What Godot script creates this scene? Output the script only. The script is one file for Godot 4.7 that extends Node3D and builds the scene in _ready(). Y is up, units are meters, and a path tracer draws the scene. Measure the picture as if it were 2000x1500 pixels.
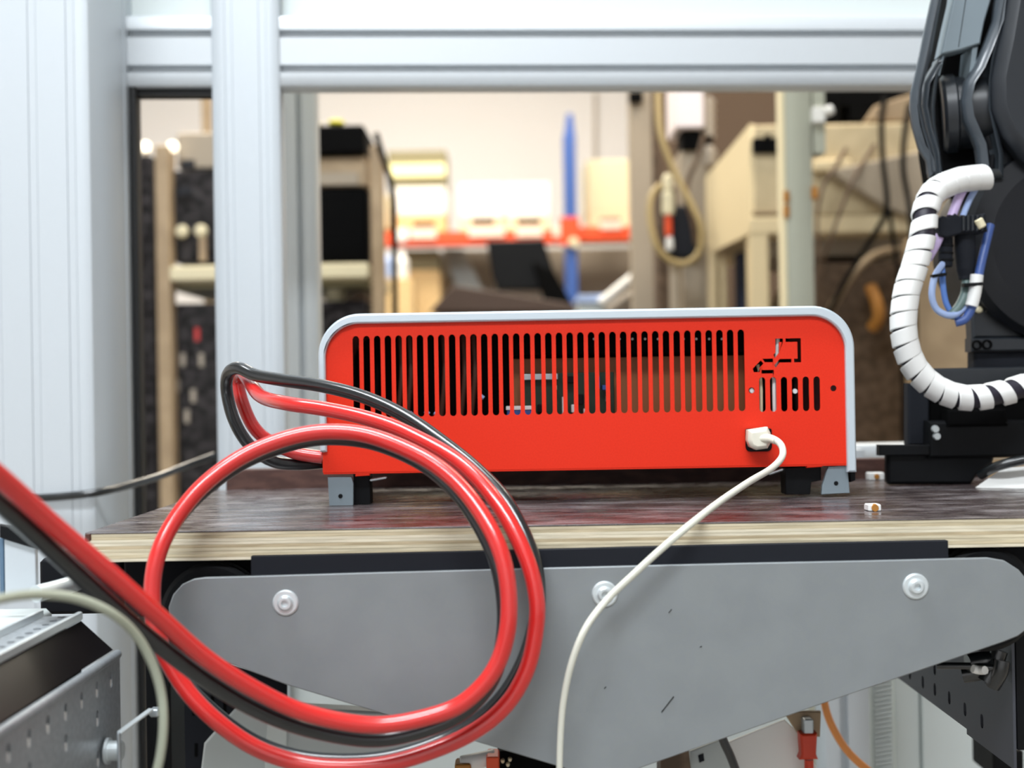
extends Node3D

# ------------------------------------------------------------------ picture geometry
const FPX := 2500.0                       # focal length in pixels of the 2000x1500 frame
var cam_o := Vector3(0, 1.0, 0)
var cam_b := Basis()
var X := Transform3D()                    # transform applied to everything that is drawn
var V := PackedVector3Array()
var N := PackedVector3Array()
var M := {}
var used := {}
var spots := {}                           # world place of each mesh node
var T := 0.9                              # height of the table top
var rng := RandomNumberGenerator.new()

func _ready():
	rng.seed = 4711
	setup_camera()
	setup_light()
	materials()
	T = at(1000, 983, 1.05).y
	room()
	frame()
	cart()
	power_supply()
	cables()
	robot()
	lower_things()
	background()
	rebase()

func setup_camera():
	cam_b = Basis.from_euler(Vector3(0.006, 0, -0.017))
	var cam := Camera3D.new()
	cam.name = "camera"
	cam.transform = Transform3D(cam_b, cam_o)
	cam.fov = rad_to_deg(2.0 * atan(750.0 / FPX))
	cam.near = 0.05
	cam.far = 60.0
	var ca := CameraAttributesPhysical.new()
	ca.frustum_focal_length = 40.0
	ca.frustum_focus_distance = 0.97
	ca.exposure_aperture = 4.0
	ca.frustum_near = 0.05
	ca.frustum_far = 60.0
	cam.attributes = ca
	add_child(cam)
	cam.current = true

func setup_light():
	var e := Environment.new()
	e.background_mode = Environment.BG_SKY
	var sm := ProceduralSkyMaterial.new()
	sm.sky_top_color = Color(0.62, 0.74, 0.9)
	sm.sky_horizon_color = Color(0.9, 0.93, 0.96)
	sm.ground_horizon_color = Color(0.7, 0.7, 0.7)
	sm.ground_bottom_color = Color(0.4, 0.4, 0.4)
	sm.sky_energy_multiplier = 1.0
	var sk := Sky.new()
	sk.sky_material = sm
	e.sky = sk
	e.tonemap_mode = Environment.TONE_MAPPER_LINEAR
	e.tonemap_exposure = 1.28
	e.sdfgi_enabled = true
	e.ssao_enabled = true
	e.ssil_enabled = true
	var we := WorldEnvironment.new()
	we.name = "environment"
	we.environment = e
	add_child(we)

# ------------------------------------------------------------------ helpers: picture to place
func ray(px: float, py: float) -> Vector3:
	return cam_b * Vector3((px - 1000.0) / FPX, -(py - 750.0) / FPX, -1.0)

func at(px: float, py: float, d: float) -> Vector3:      # where the sight line meets the upright plane d metres away
	var r := ray(px, py)
	return cam_o + r * (d / -r.z)

func path(a: Array) -> Array:
	var o := []
	for i in range(0, a.size(), 3):
		o.append(at(a[i], a[i + 1], a[i + 2]))
	return o

func poly(a: Array, d: float) -> PackedVector2Array:
	var o := PackedVector2Array()
	for i in range(0, a.size(), 2):
		var p := at(a[i], a[i + 1], d)
		o.append(Vector2(p.x, p.y))
	return o

func rectp(x0: float, y0: float, x1: float, y1: float) -> PackedVector2Array:
	return PackedVector2Array([Vector2(x0, y0), Vector2(x1, y0), Vector2(x1, y1), Vector2(x0, y1)])

# ------------------------------------------------------------------ helpers: drawing
func tri(a: Vector3, b: Vector3, c: Vector3, na: Vector3, nb: Vector3, nc: Vector3):
	var pa := X * a
	var pb := X * b
	var pc := X * c
	var q := X.basis
	na = (q * na).normalized()
	nb = (q * nb).normalized()
	nc = (q * nc).normalized()
	if (pb - pa).cross(pc - pa).dot(na + nb + nc) > 0.0:
		V.append_array(PackedVector3Array([pa, pc, pb]))
		N.append_array(PackedVector3Array([na, nc, nb]))
	else:
		V.append_array(PackedVector3Array([pa, pb, pc]))
		N.append_array(PackedVector3Array([na, nb, nc]))

func quad(a: Vector3, b: Vector3, c: Vector3, d: Vector3, n: Vector3):
	tri(a, b, c, n, n, n)
	tri(a, c, d, n, n, n)

func quadn(a, b, c, d, na, nb, nc, nd):
	tri(a, b, c, na, nb, nc)
	tri(a, c, d, na, nc, nd)

func box(lo: Vector3, hi: Vector3, bv := 0.0015):            # box with chamfered edges
	var a := Vector3(minf(lo.x, hi.x), minf(lo.y, hi.y), minf(lo.z, hi.z))
	var b := Vector3(maxf(lo.x, hi.x), maxf(lo.y, hi.y), maxf(lo.z, hi.z))
	var s := b - a
	bv = minf(bv, minf(s.x, minf(s.y, s.z)) * 0.4)
	var c := (a + b) / 2.0
	var h := s / 2.0
	var k := h - Vector3(bv, bv, bv)
	for ax in 3:
		var u := (ax + 1) % 3
		var w := (ax + 2) % 3
		for sg in [-1.0, 1.0]:
			var p := []
			for q in [[-1, -1], [1, -1], [1, 1], [-1, 1]]:
				var v := Vector3()
				v[ax] = sg * h[ax]
				v[u] = q[0] * k[u]
				v[w] = q[1] * k[w]
				p.append(c + v)
			var n := Vector3()
			n[ax] = sg
			quad(p[0], p[1], p[2], p[3], n)
			for sg2 in [-1.0, 1.0]:                              # edge between faces ax and u
				var n2 := Vector3()
				n2[u] = sg2
				var e1 := Vector3()
				e1[ax] = sg * h[ax]
				e1[u] = sg2 * k[u]
				var e2 := Vector3()
				e2[ax] = sg * k[ax]
				e2[u] = sg2 * h[u]
				var wv := Vector3()
				wv[w] = k[w]
				quadn(c + e1 - wv, c + e1 + wv, c + e2 + wv, c + e2 - wv, n, n, n2, n2)
	for sx in [-1.0, 1.0]:
		for sy in [-1.0, 1.0]:
			for sz in [-1.0, 1.0]:
				var g := Vector3(sx, sy, sz)
				tri(c + g * Vector3(h.x, k.y, k.z), c + g * Vector3(k.x, h.y, k.z), c + g * Vector3(k.x, k.y, h.z), Vector3(sx, 0, 0), Vector3(0, sy, 0), Vector3(0, 0, sz))

func pbox(x0, y0, x1, y1, d0: float, d1: float, bv := 0.0015):   # box whose front face fills that part of the picture
	var m: float = (float(x0) + float(x1)) / 2.0
	var n: float = (float(y0) + float(y1)) / 2.0
	var l := at(x0, n, d0)
	var r := at(x1, n, d0)
	var t := at(m, y0, d0)
	var b := at(m, y1, d0)
	box(Vector3(l.x, b.y, -d1), Vector3(r.x, t.y, -d0), bv)

func bar(a: Vector3, b: Vector3, w: float, h: float, bv := 0.001, up := Vector3.UP):
	var z := (b - a).normalized()
	var x := up.cross(z).normalized()
	if x.length() < 0.5:
		x = Vector3.RIGHT
	var y := z.cross(x)
	var keep := X
	X = X * Transform3D(Basis(x, y, z), a)
	box(Vector3(-w / 2, -h / 2, 0), Vector3(w / 2, h / 2, (b - a).length()), bv)
	X = keep

func ccw(p: PackedVector2Array) -> PackedVector2Array:
	if Geometry2D.is_polygon_clockwise(p):
		p.reverse()
	return p

func prism(pin: PackedVector2Array, zf: float, zb: float, bv := 0.0, soft := 0.75):   # outline in x, y; zf is the face towards +z
	var p := ccw(pin.duplicate())
	# Geometry2D calls y-down clockwise what is counter-clockwise here, so make sure by area
	var area := 0.0
	for i in p.size():
		area += p[i].cross(p[(i + 1) % p.size()])
	if area < 0:
		p.reverse()
	var n := p.size()
	var en := []
	for i in n:
		var e := (p[(i + 1) % n] - p[i]).normalized()
		en.append(Vector2(e.y, -e.x))
	var ins := PackedVector2Array()
	var vn := []
	for i in n:
		var m: Vector2 = (en[i] + en[(i + n - 1) % n]).normalized()
		var k: float = maxf(0.35, m.dot(en[i]))
		ins.append(p[i] - m * bv / k)
		vn.append(m)
	var idx := Geometry2D.triangulate_polygon(ins)
	for i in range(0, idx.size(), 3):
		var a := ins[idx[i]]
		var b := ins[idx[i + 1]]
		var c := ins[idx[i + 2]]
		for s in [[zf, 1.0], [zb, -1.0]]:
			var nn := Vector3(0, 0, s[1])
			tri(Vector3(a.x, a.y, s[0]), Vector3(b.x, b.y, s[0]), Vector3(c.x, c.y, s[0]), nn, nn, nn)
	for i in n:
		var j := (i + 1) % n
		var na: Vector2 = vn[i] if vn[i].dot(en[i]) > soft + 0.15 else en[i]
		var nb: Vector2 = vn[j] if vn[j].dot(en[i]) > soft + 0.15 else en[i]
		var a3 := Vector3(na.x, na.y, 0)
		var b3 := Vector3(nb.x, nb.y, 0)
		quadn(Vector3(p[i].x, p[i].y, zf - bv), Vector3(p[j].x, p[j].y, zf - bv), Vector3(p[j].x, p[j].y, zb + bv), Vector3(p[i].x, p[i].y, zb + bv), a3, b3, b3, a3)
		if bv > 0:
			for s in [[zf, zf - bv, 1.0], [zb, zb + bv, -1.0]]:
				var f := Vector3(0, 0, s[2])
				quadn(Vector3(ins[i].x, ins[i].y, s[0]), Vector3(ins[j].x, ins[j].y, s[0]), Vector3(p[j].x, p[j].y, s[1]), Vector3(p[i].x, p[i].y, s[1]), f + a3 * 0.5, f + b3 * 0.5, b3 + f * 0.5, a3 + f * 0.5)

func sheet(outline: PackedVector2Array, holes: Array, cuts: Array, zf: float, zb: float):   # plate with real holes; each cut line x must cross a hole
	var lo := outline[0]
	var hi := outline[0]
	for p in outline:
		lo = Vector2(minf(lo.x, p.x), minf(lo.y, p.y))
		hi = Vector2(maxf(hi.x, p.x), maxf(hi.y, p.y))
	var xs := cuts.duplicate()
	xs.append(lo.x - 0.01)
	xs.append(hi.x + 0.01)
	xs.sort()
	for i in xs.size() - 1:
		if xs[i + 1] - xs[i] < 1e-5:
			continue
		var pieces: Array = Geometry2D.intersect_polygons(outline, rectp(xs[i], lo.y - 0.01, xs[i + 1], hi.y + 0.01))
		for h in holes:
			var nxt := []
			for p in pieces:
				nxt.append_array(Geometry2D.clip_polygons(p, h))
			pieces = nxt
		for p in pieces:
			var idx := Geometry2D.triangulate_polygon(p)
			for k in range(0, idx.size(), 3):
				for s in [[zf, 1.0], [zb, -1.0]]:
					var nn := Vector3(0, 0, s[1])
					tri(Vector3(p[idx[k]].x, p[idx[k]].y, s[0]), Vector3(p[idx[k + 1]].x, p[idx[k + 1]].y, s[0]), Vector3(p[idx[k + 2]].x, p[idx[k + 2]].y, s[0]), nn, nn, nn)
	var rims := holes.duplicate()
	rims.append(outline)
	for r in rims.size():
		var p: PackedVector2Array = rims[r]
		var mid := Vector2()
		for q in p:
			mid += q / p.size()
		for i in p.size():
			var a := p[i]
			var b := p[(i + 1) % p.size()]
			var e := (b - a).normalized()
			var nn := Vector3(e.y, -e.x, 0)
			var inward := (mid - (a + b) / 2.0).dot(Vector2(nn.x, nn.y)) > 0
			if inward != (r < holes.size()):
				nn = -nn
			quad(Vector3(a.x, a.y, zf), Vector3(b.x, b.y, zf), Vector3(b.x, b.y, zb), Vector3(a.x, a.y, zb), nn)

func stadium(x: float, y0: float, y1: float, w: float, k := 5) -> PackedVector2Array:
	var o := PackedVector2Array()
	var r := w / 2
	for i in k + 1:
		var a := PI * i / k
		o.append(Vector2(x + r * cos(a), maxf(y0, y1) - r + r * sin(a)))
	for i in k + 1:
		var a := PI + PI * i / k
		o.append(Vector2(x + r * cos(a), minf(y0, y1) + r + r * sin(a)))
	return o

func disc(c: Vector2, r: float, k := 14) -> PackedVector2Array:
	var o := PackedVector2Array()
	for i in k:
		o.append(c + Vector2(cos(TAU * i / k), sin(TAU * i / k)) * r)
	return o

func rrect(x0: float, y0: float, x1: float, y1: float, r: float, rb := 0.0, k := 10) -> PackedVector2Array:   # y0 bottom, y1 top; r top corners, rb bottom corners
	var o := PackedVector2Array()
	for c in [[x1 - r, y1 - r, 0.0, r], [x0 + r, y1 - r, PI / 2, r], [x0 + rb, y0 + rb, PI, rb], [x1 - rb, y0 + rb, PI * 1.5, rb]]:
		if c[3] <= 0:
			o.append(Vector2(c[0], c[1]))
			continue
		for i in k + 1:
			var a: float = c[2] + PI / 2 * i / k
			o.append(Vector2(c[0] + c[3] * cos(a), c[1] + c[3] * sin(a)))
	return o

func smooth(pts: Array, sub := 8) -> Array:
	var o := []
	var n := pts.size()
	for i in n - 1:
		var p0: Vector3 = pts[maxi(i - 1, 0)]
		var p1: Vector3 = pts[i]
		var p2: Vector3 = pts[i + 1]
		var p3: Vector3 = pts[mini(i + 2, n - 1)]
		for k in sub:
			var t := float(k) / sub
			o.append(0.5 * (2.0 * p1 + (p2 - p0) * t + (2.0 * p0 - 5.0 * p1 + 4.0 * p2 - p3) * t * t + (3.0 * p1 - p0 - 3.0 * p2 + p3) * t * t * t))
	o.append(pts[n - 1])
	return o

func frames(p: Array) -> Array:
	var out := []
	var u := Vector3.UP
	for i in p.size():
		var t: Vector3 = (p[mini(i + 1, p.size() - 1)] - p[maxi(i - 1, 0)]).normalized()
		if i == 0 and absf(t.dot(u)) > 0.9:
			u = Vector3.RIGHT
		u = (u - t * u.dot(t)).normalized()
		out.append([t, u, t.cross(u)])
	return out

func tube(pts: Array, r: float, sides := 12, sub := 8, r1 := -1.0):
	var p := smooth(pts, sub) if sub > 1 else pts
	var fr := frames(p)
	if r1 < 0:
		r1 = r
	var prev := []
	var pn := []
	for i in p.size():
		var rr := lerpf(r, r1, float(i) / (p.size() - 1))
		var ring := []
		var rn := []
		for k in sides:
			var a := TAU * k / sides
			var nn: Vector3 = fr[i][1] * cos(a) + fr[i][2] * sin(a)
			rn.append(nn)
			ring.append(p[i] + nn * rr)
		if i > 0:
			for k in sides:
				var j := (k + 1) % sides
				quadn(prev[k], prev[j], ring[j], ring[k], pn[k], pn[j], rn[j], rn[k])
		if i == 0 or i == p.size() - 1:
			var e: Vector3 = fr[i][0] * (-1.0 if i == 0 else 1.0)
			for k in sides:
				tri(p[i], ring[k], ring[(k + 1) % sides], e, e, e)
		prev = ring
		pn = rn

func lathe(o: Vector3, axis: Vector3, prof: Array, sides := 20):      # prof: pairs [radius, height along the axis]
	var z := axis.normalized()
	var x := (Vector3.RIGHT if absf(z.x) < 0.8 else Vector3.UP).cross(z).normalized()
	var y := z.cross(x)
	for i in prof.size() - 1:
		var r0: float = prof[i][0]
		var h0: float = prof[i][1]
		var r1: float = prof[i + 1][0]
		var h1: float = prof[i + 1][1]
		var nr := h1 - h0
		var nz := r0 - r1
		for k in sides:
			var a := TAU * k / sides
			var b := TAU * (k + 1) / sides
			var da := x * cos(a) + y * sin(a)
			var db := x * cos(b) + y * sin(b)
			var na := (da * nr + z * nz).normalized()
			var nb := (db * nr + z * nz).normalized()
			if r0 < 1e-6:
				tri(o + z * h0, o + da * r1 + z * h1, o + db * r1 + z * h1, na, na, nb)
			elif r1 < 1e-6:
				tri(o + z * h1, o + da * r0 + z * h0, o + db * r0 + z * h0, na, na, nb)
			else:
				quadn(o + da * r0 + z * h0, o + db * r0 + z * h0, o + db * r1 + z * h1, o + da * r1 + z * h1, na, nb, nb, na)

func cyl(a: Vector3, b: Vector3, r: float, sides := 18, bv := 0.001):
	var l := (b - a).length()
	lathe(a, b - a, [[0, 0], [r - bv, 0], [r, bv], [r, l - bv], [r - bv, l], [0, l]], sides)

# ------------------------------------------------------------------ helpers: nodes
func numbered(called: String) -> String:
	var k: int = used.get(called, 0)
	used[called] = k + 1
	return called if k == 0 else "%s_%03d" % [called, k]

func tag(o: Node, label: String, category: String, group := "", kind := ""):
	if label:
		o.set_meta("label", label)
	if category:
		o.set_meta("category", category)
	if group:
		o.set_meta("group", group)
	if kind:
		o.set_meta("kind", kind)

func thing(called: String, label: String, category: String, group := "") -> Node3D:
	var o := Node3D.new()
	o.name = numbered(called)
	add_child(o)
	tag(o, label, category, group)
	spots[o] = Vector3.ZERO
	return o

func obj(called: String, m: Material, parent: Node = self, label := "") -> MeshInstance3D:
	var o := MeshInstance3D.new()
	var lo := V[0]
	var hi := V[0]
	for v in V:
		lo = lo.min(v)
		hi = hi.max(v)
	var c := (lo + hi) / 2.0
	if parent == self:
		c.y = lo.y
	for i in V.size():
		V[i] -= c
	var arr := []
	arr.resize(Mesh.ARRAY_MAX)
	arr[Mesh.ARRAY_VERTEX] = V
	arr[Mesh.ARRAY_NORMAL] = N
	var me := ArrayMesh.new()
	me.add_surface_from_arrays(Mesh.PRIMITIVE_TRIANGLES, arr)
	me.surface_set_material(0, m)
	o.mesh = me
	if parent == self:
		o.name = numbered(called)
	else:
		var nm := called
		var k := 0
		while parent.has_node(NodePath(nm)):
			k += 1
			nm = "%s_%03d" % [called, k]
		o.name = nm
	parent.add_child(o, true)
	var pp: Vector3 = spots.get(parent, Vector3.ZERO)
	o.position = c - pp
	spots[o] = c
	if label:
		o.set_meta("label", label)
	V = PackedVector3Array()
	N = PackedVector3Array()
	return o

func single(called: String, m: Material, label: String, category: String, group := "") -> MeshInstance3D:
	var o := obj(called, m)
	tag(o, label, category, group)
	return o

func struct(called: String, m: Material, parent: Node = self) -> MeshInstance3D:
	var o := obj(called, m, parent)
	if parent == self:
		o.set_meta("kind", "structure")
	return o

func rebase():                            # put each thing's origin at the middle of its base
	for o in get_children():
		if o is MeshInstance3D or not (o is Node3D) or not o.has_meta("label") or not spots.has(o):
			continue
		var lo := Vector3.INF
		var hi := -Vector3.INF
		for c in o.find_children("*", "MeshInstance3D", true, false):
			var b: AABB = c.mesh.get_aabb()
			lo = lo.min(spots[c] + b.position)
			hi = hi.max(spots[c] + b.end)
		if lo.x > hi.x:
			continue
		var base := Vector3((lo.x + hi.x) / 2, lo.y, (lo.z + hi.z) / 2)
		o.position = base
		for c in o.get_children():
			c.position -= base

# ------------------------------------------------------------------ materials
func mat(c: Color, rough := 0.5, metal := 0.0, coat := 0.0, spec := 0.5) -> StandardMaterial3D:
	var m := StandardMaterial3D.new()
	m.metallic_specular = spec
	m.albedo_color = c
	m.roughness = rough
	m.metallic = metal
	if coat > 0:
		m.clearcoat_enabled = true
		m.clearcoat = coat
		m.clearcoat_roughness = 0.12
	return m

func noise(freq: float, c0: Color, c1: Color, seed_ := 1, oct := 4, size := 512, lo := 0.3, hi := 0.7) -> NoiseTexture2D:
	var n := FastNoiseLite.new()
	n.seed = seed_
	n.frequency = freq
	n.noise_type = FastNoiseLite.TYPE_SIMPLEX_SMOOTH
	n.fractal_octaves = oct
	var g := Gradient.new()
	g.offsets = PackedFloat32Array([lo, hi])
	g.colors = PackedColorArray([c0, c1])
	var t := NoiseTexture2D.new()
	t.width = size
	t.height = size
	t.seamless = true
	t.noise = n
	t.color_ramp = g
	return t

func grain(m: StandardMaterial3D, t: Texture2D, scale: Vector3):
	m.albedo_texture = t
	m.uv1_triplanar = true
	m.uv1_world_triplanar = true
	m.uv1_scale = scale

func worn(c: Color, amount: float, freq: float, scale: Vector3, rough: float, metal := 0.0, seed_ := 1) -> StandardMaterial3D:
	var m := mat(Color.WHITE, rough, metal)
	grain(m, noise(freq, c.darkened(amount), c.lightened(amount * 0.6), seed_), scale)
	return m

func glow(c: Color, e: float) -> StandardMaterial3D:
	var m := mat(Color(0.9, 0.9, 0.9), 0.6)
	m.emission_enabled = true
	m.emission = c
	m.emission_energy_multiplier = e
	return m

func materials():
	M.wall = mat(Color(0.9, 0.9, 0.91), 0.9)
	M.ceil = mat(Color(0.92, 0.92, 0.91), 0.9)
	M.floor = worn(Color(0.55, 0.53, 0.5), 0.08, 0.02, Vector3(1, 1, 1), 0.55)
	M.brown_wall = mat(Color(0.36, 0.29, 0.23), 0.8)
	M.alu = mat(Color(0.77, 0.795, 0.815), 0.42, 0.2)
	M.alu_x = mat(Color(0.785, 0.805, 0.82), 0.42, 0.2)
	M.panel = mat(Color(0.82, 0.85, 0.845), 0.6)
	M.seal = mat(Color(0.035, 0.038, 0.04), 0.55)
	M.glass = mat(Color(1, 1, 1, 0.004), 0.02)
	M.glass.metallic_specular = 0.08
	M.glass.transparency = BaseMaterial3D.TRANSPARENCY_ALPHA
	M.red = worn(Color(0.875, 0.175, 0.075), 0.02, 0.12, Vector3(9, 9, 9), 0.5, 0.0, 5)
	M.red.metallic_specular = 0.32
	M.red.clearcoat_enabled = true
	M.red.clearcoat = 0.05
	M.red.clearcoat_roughness = 0.35
	M.shell = mat(Color(0.78, 0.825, 0.855), 0.32, 0.35)
	M.plate = worn(Color(0.525, 0.545, 0.555), 0.016, 0.012, Vector3(2.5, 2.5, 2.5), 0.42, 0.2, 6)
	M.film = mat(Color.WHITE, 0.3, 0.0, 0.0, 0.7)
	grain(M.film, noise(0.012, Color(0.23, 0.19, 0.19), Color(0.46, 0.435, 0.44), 8, 5, 512, 0.3, 0.85), Vector3(1.8, 2, 4.5))
	M.film.roughness_texture = noise(0.03, Color(0.5, 0.5, 0.5), Color(1, 1, 1), 12, 5)
	M.film.roughness = 0.36
	M.plies = []
	for c in [Color(0.86, 0.81, 0.69), Color(0.74, 0.67, 0.54), Color(0.89, 0.85, 0.75), Color(0.81, 0.75, 0.62)]:
		var m := worn(c, 0.1, 0.03, Vector3(1.2, 26, 26), 0.8, 0.0, 20 + M.plies.size())
		M.plies.append(m)
	M.film_edge = mat(Color(0.3, 0.14, 0.09), 0.5)
	M.brown = worn(Color(0.27, 0.15, 0.115), 0.1, 0.02, Vector3(3, 9, 9), 0.55, 0.0, 9)
	M.black = mat(Color(0.05, 0.055, 0.065), 0.5, 0.0, 0.0, 0.28)
	M.black_soft = mat(Color(0.075, 0.078, 0.095), 0.7, 0.0, 0.0, 0.25)
	M.dark_case = worn(Color(0.1, 0.085, 0.09), 0.25, 0.03, Vector3(2, 2, 2), 0.7, 0.0, 31)
	M.dark_case.metallic_specular = 0.2
	M.shaded_zinc = mat(Color(0.27, 0.28, 0.31), 0.5, 0.2)  # galvanised sheet with the shade under the table put into its colour
	M.void = mat(Color(0.018, 0.018, 0.02), 0.8, 0.0, 0.0, 0.2)
	M.rubber = mat(Color(0.11, 0.12, 0.145), 0.75, 0.0, 0.0, 0.3)
	M.steel = mat(Color(0.72, 0.75, 0.77), 0.35, 0.6)
	M.zinc = worn(Color(0.62, 0.645, 0.665), 0.06, 0.06, Vector3(6, 6, 6), 0.42, 0.45, 11)
	M.bright = mat(Color(0.84, 0.87, 0.88), 0.3, 0.5)
	M.cable_red = mat(Color(0.8, 0.13, 0.12), 0.3, 0.0, 0.8)
	M.cable_black = mat(Color(0.075, 0.09, 0.1), 0.3, 0.0, 0.6)
	M.plug = mat(Color(0.88, 0.865, 0.8), 0.45)
	M.cord_white = mat(Color(0.84, 0.84, 0.79), 0.4)
	M.cord_grey = mat(Color(0.66, 0.68, 0.61), 0.4)
	M.white = mat(Color(0.9, 0.9, 0.89), 0.45)
	M.cream = mat(Color(0.85, 0.81, 0.68), 0.55)
	M.orange = mat(Color(0.88, 0.3, 0.12), 0.5)
	M.orange_cable = mat(Color(0.9, 0.58, 0.3), 0.45)
	M.jack = mat(Color(0.78, 0.22, 0.1), 0.45)
	M.blue = mat(Color(0.2, 0.34, 0.62), 0.5)
	M.pale_blue = mat(Color(0.62, 0.7, 0.86), 0.45)
	M.violet = mat(Color(0.78, 0.7, 0.86), 0.45)
	M.robot = mat(Color(0.06, 0.068, 0.088), 0.42, 0.0, 0.0, 0.4)
	M.robot_soft = mat(Color(0.13, 0.145, 0.165), 0.38)
	M.robot_grey = mat(Color(0.5, 0.55, 0.58), 0.36, 0.2)
	M.fork = mat(Color(0.235, 0.262, 0.288), 0.36, 0.1, 0.5)
	M.pcb = mat(Color(0.04, 0.16, 0.08), 0.5)
	M.copper = mat(Color(0.56, 0.33, 0.17), 0.55)
	M.lead = mat(Color(0.3, 0.17, 0.11), 0.6)
	M.beige = worn(Color(0.76, 0.69, 0.55), 0.04, 0.03, Vector3(1, 1, 1), 0.6, 0.0, 14)
	M.beige_light = mat(Color(0.84, 0.77, 0.62), 0.6)
	M.tan = worn(Color(0.64, 0.55, 0.43), 0.06, 0.02, Vector3(1, 1, 1), 0.6, 0.0, 15)
	M.tan_grey = mat(Color(0.62, 0.57, 0.5), 0.6)
	M.olive = mat(Color(0.5, 0.475, 0.36), 0.7)
	M.card = worn(Color(0.86, 0.74, 0.54), 0.05, 0.03, Vector3(2, 2, 2), 0.8, 0.0, 16)
	M.dark_brown = worn(Color(0.33, 0.245, 0.165), 0.15, 0.03, Vector3(2, 2, 2), 0.6, 0.0, 17)
	M.desk = mat(Color(0.25, 0.18, 0.14), 0.6)
	M.grey_box = mat(Color(0.66, 0.62, 0.57), 0.7)
	M.hose = mat(Color(0.62, 0.54, 0.36), 0.5)
	M.amber = mat(Color(0.66, 0.44, 0.16), 0.6)
	M.yellow = mat(Color(0.9, 0.86, 0.15), 0.5)
	M.post_grey = mat(Color(0.66, 0.67, 0.62), 0.45, 0.15)
	M.pale = mat(Color(0.72, 0.75, 0.75), 0.55)

# ------------------------------------------------------------------ room and lamps
func lamp(called: String, label: String, c: Vector3, sx: float, sz: float, col: Color, energy: float, shine: float, group := ""):
	var t := thing(called, label, "ceiling light", group)
	box(c + Vector3(-sx / 2 - 0.03, 0, -sz / 2 - 0.03), c + Vector3(sx / 2 + 0.03, 0.06, sz / 2 + 0.03), 0.004)
	obj("housing", M.white, t)
	box(c + Vector3(-sx / 2, -0.012, -sz / 2), c + Vector3(sx / 2, 0.002, sz / 2), 0.003)
	obj("light_panel", glow(col, shine), t)
	var l := AreaLight3D.new()
	l.name = numbered(called + "_glow")
	l.area_size = Vector2(sx, sz)
	l.light_color = col
	l.light_energy = energy
	l.area_range = 30.0
	l.area_attenuation = 2.0
	l.shadow_enabled = true
	l.transform = Transform3D(Basis(Vector3.RIGHT, -PI / 2), c + Vector3(0, -0.02, 0))
	add_child(l)

func room():
	var x0 := -4.5
	var x1 := 4.5
	var z0 := 3.5
	var z1 := -7.6
	var h := 3.6
	box(Vector3(x0, -0.1, z1), Vector3(x1, 0, z0), 0.001)
	struct("floor", M.floor)
	box(Vector3(x0, h, z1), Vector3(x1, h + 0.1, z0), 0.001)
	struct("ceiling", M.ceil)
	box(Vector3(x0 - 0.1, -0.1, z1 - 0.1), Vector3(x1 + 0.1, h + 0.1, z1), 0.001)
	struct("wall_back", M.wall)
	box(Vector3(x0 - 0.1, -0.1, z0), Vector3(x1 + 0.1, h + 0.1, z0 + 0.1), 0.001)
	struct("wall_front", M.wall)
	box(Vector3(x0 - 0.1, -0.1, z1), Vector3(x0, h + 0.1, z0), 0.001)
	struct("wall_left", M.wall)
	box(Vector3(x1, -0.1, z1), Vector3(x1 + 0.1, h + 0.1, z0), 0.001)
	struct("wall_right", M.wall)
	var a := at(1262, 300, 4.6)
	box(Vector3(a.x, 0, -4.68), Vector3(x1, h, -4.6), 0.002)
	struct("wall_partition", M.brown_wall)
	var cool := Color(0.955, 0.98, 1.0)
	var warm := Color(1.0, 0.955, 0.88)
	lamp("ceiling_light", "square white ceiling light panel above and behind the camera", Vector3(-0.4, h - 0.06, 1.5), 2.2, 0.6, cool, 11.5, 1.5)
	lamp("ceiling_light", "long white ceiling light panel straight above the red power supply", Vector3(-0.7, h - 0.06, -0.6), 1.8, 0.5, cool, 7.0, 1.5)
	lamp("ceiling_light", "warm ceiling light panel over the middle of the hall", Vector3(-0.8, h - 0.06, -3.2), 1.6, 1.0, warm, 6.0, 1.5)
	lamp("ceiling_light", "warm ceiling light panel in front of the far white wall", Vector3(-0.3, h - 0.06, -5.2), 3.0, 0.8, warm, 12.0, 1.5)
	lamp("ceiling_light", "warm ceiling light panel over the beige machine", Vector3(1.4, h - 0.06, -2.6), 1.4, 1.0, warm, 5.0, 1.5)

# ------------------------------------------------------------------ aluminium machine frame
var XF := Transform3D()

func fr(px: float, py: float, back := 0.0) -> Vector3:    # place on the frame's own (slightly turned) front plane, in frame axes
	var inv := XF.affine_inverse()
	var o := inv * cam_o
	var r := inv.basis * ray(px, py)
	return o + r * ((-1.5 - back - o.z) / r.z)

func profile(w: float, d: float, slots: Array, depth: float, sides: Array = [], gap := 0.0045) -> PackedVector2Array:
	# outline seen along the bar: x across, y from 0 (front) to d (back); slots are distances from x = 0 on the front, sides distances from the front on both flanks
	var c := 0.0015
	var o := PackedVector2Array([Vector2(c, 0)])
	for s in slots:
		for q in [[-gap, 0.0], [-gap, depth], [gap, depth], [gap, 0.0]]:
			o.append(Vector2(s + q[0], q[1]))
	o.append_array(PackedVector2Array([Vector2(w - c, 0), Vector2(w, c)]))
	for s in sides:
		for q in [[0.0, -gap], [depth, -gap], [depth, gap], [0.0, gap]]:
			o.append(Vector2(w - q[0], s + q[1]))
	o.append_array(PackedVector2Array([Vector2(w, d - c), Vector2(w - c, d), Vector2(c, d), Vector2(0, d - c)]))
	for k in range(sides.size() - 1, -1, -1):
		var s: float = sides[k]
		for q in [[0.0, gap], [depth, gap], [depth, -gap], [0.0, -gap]]:
			o.append(Vector2(q[0], s + q[1]))
	o.append(Vector2(0, c))
	return o

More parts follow.
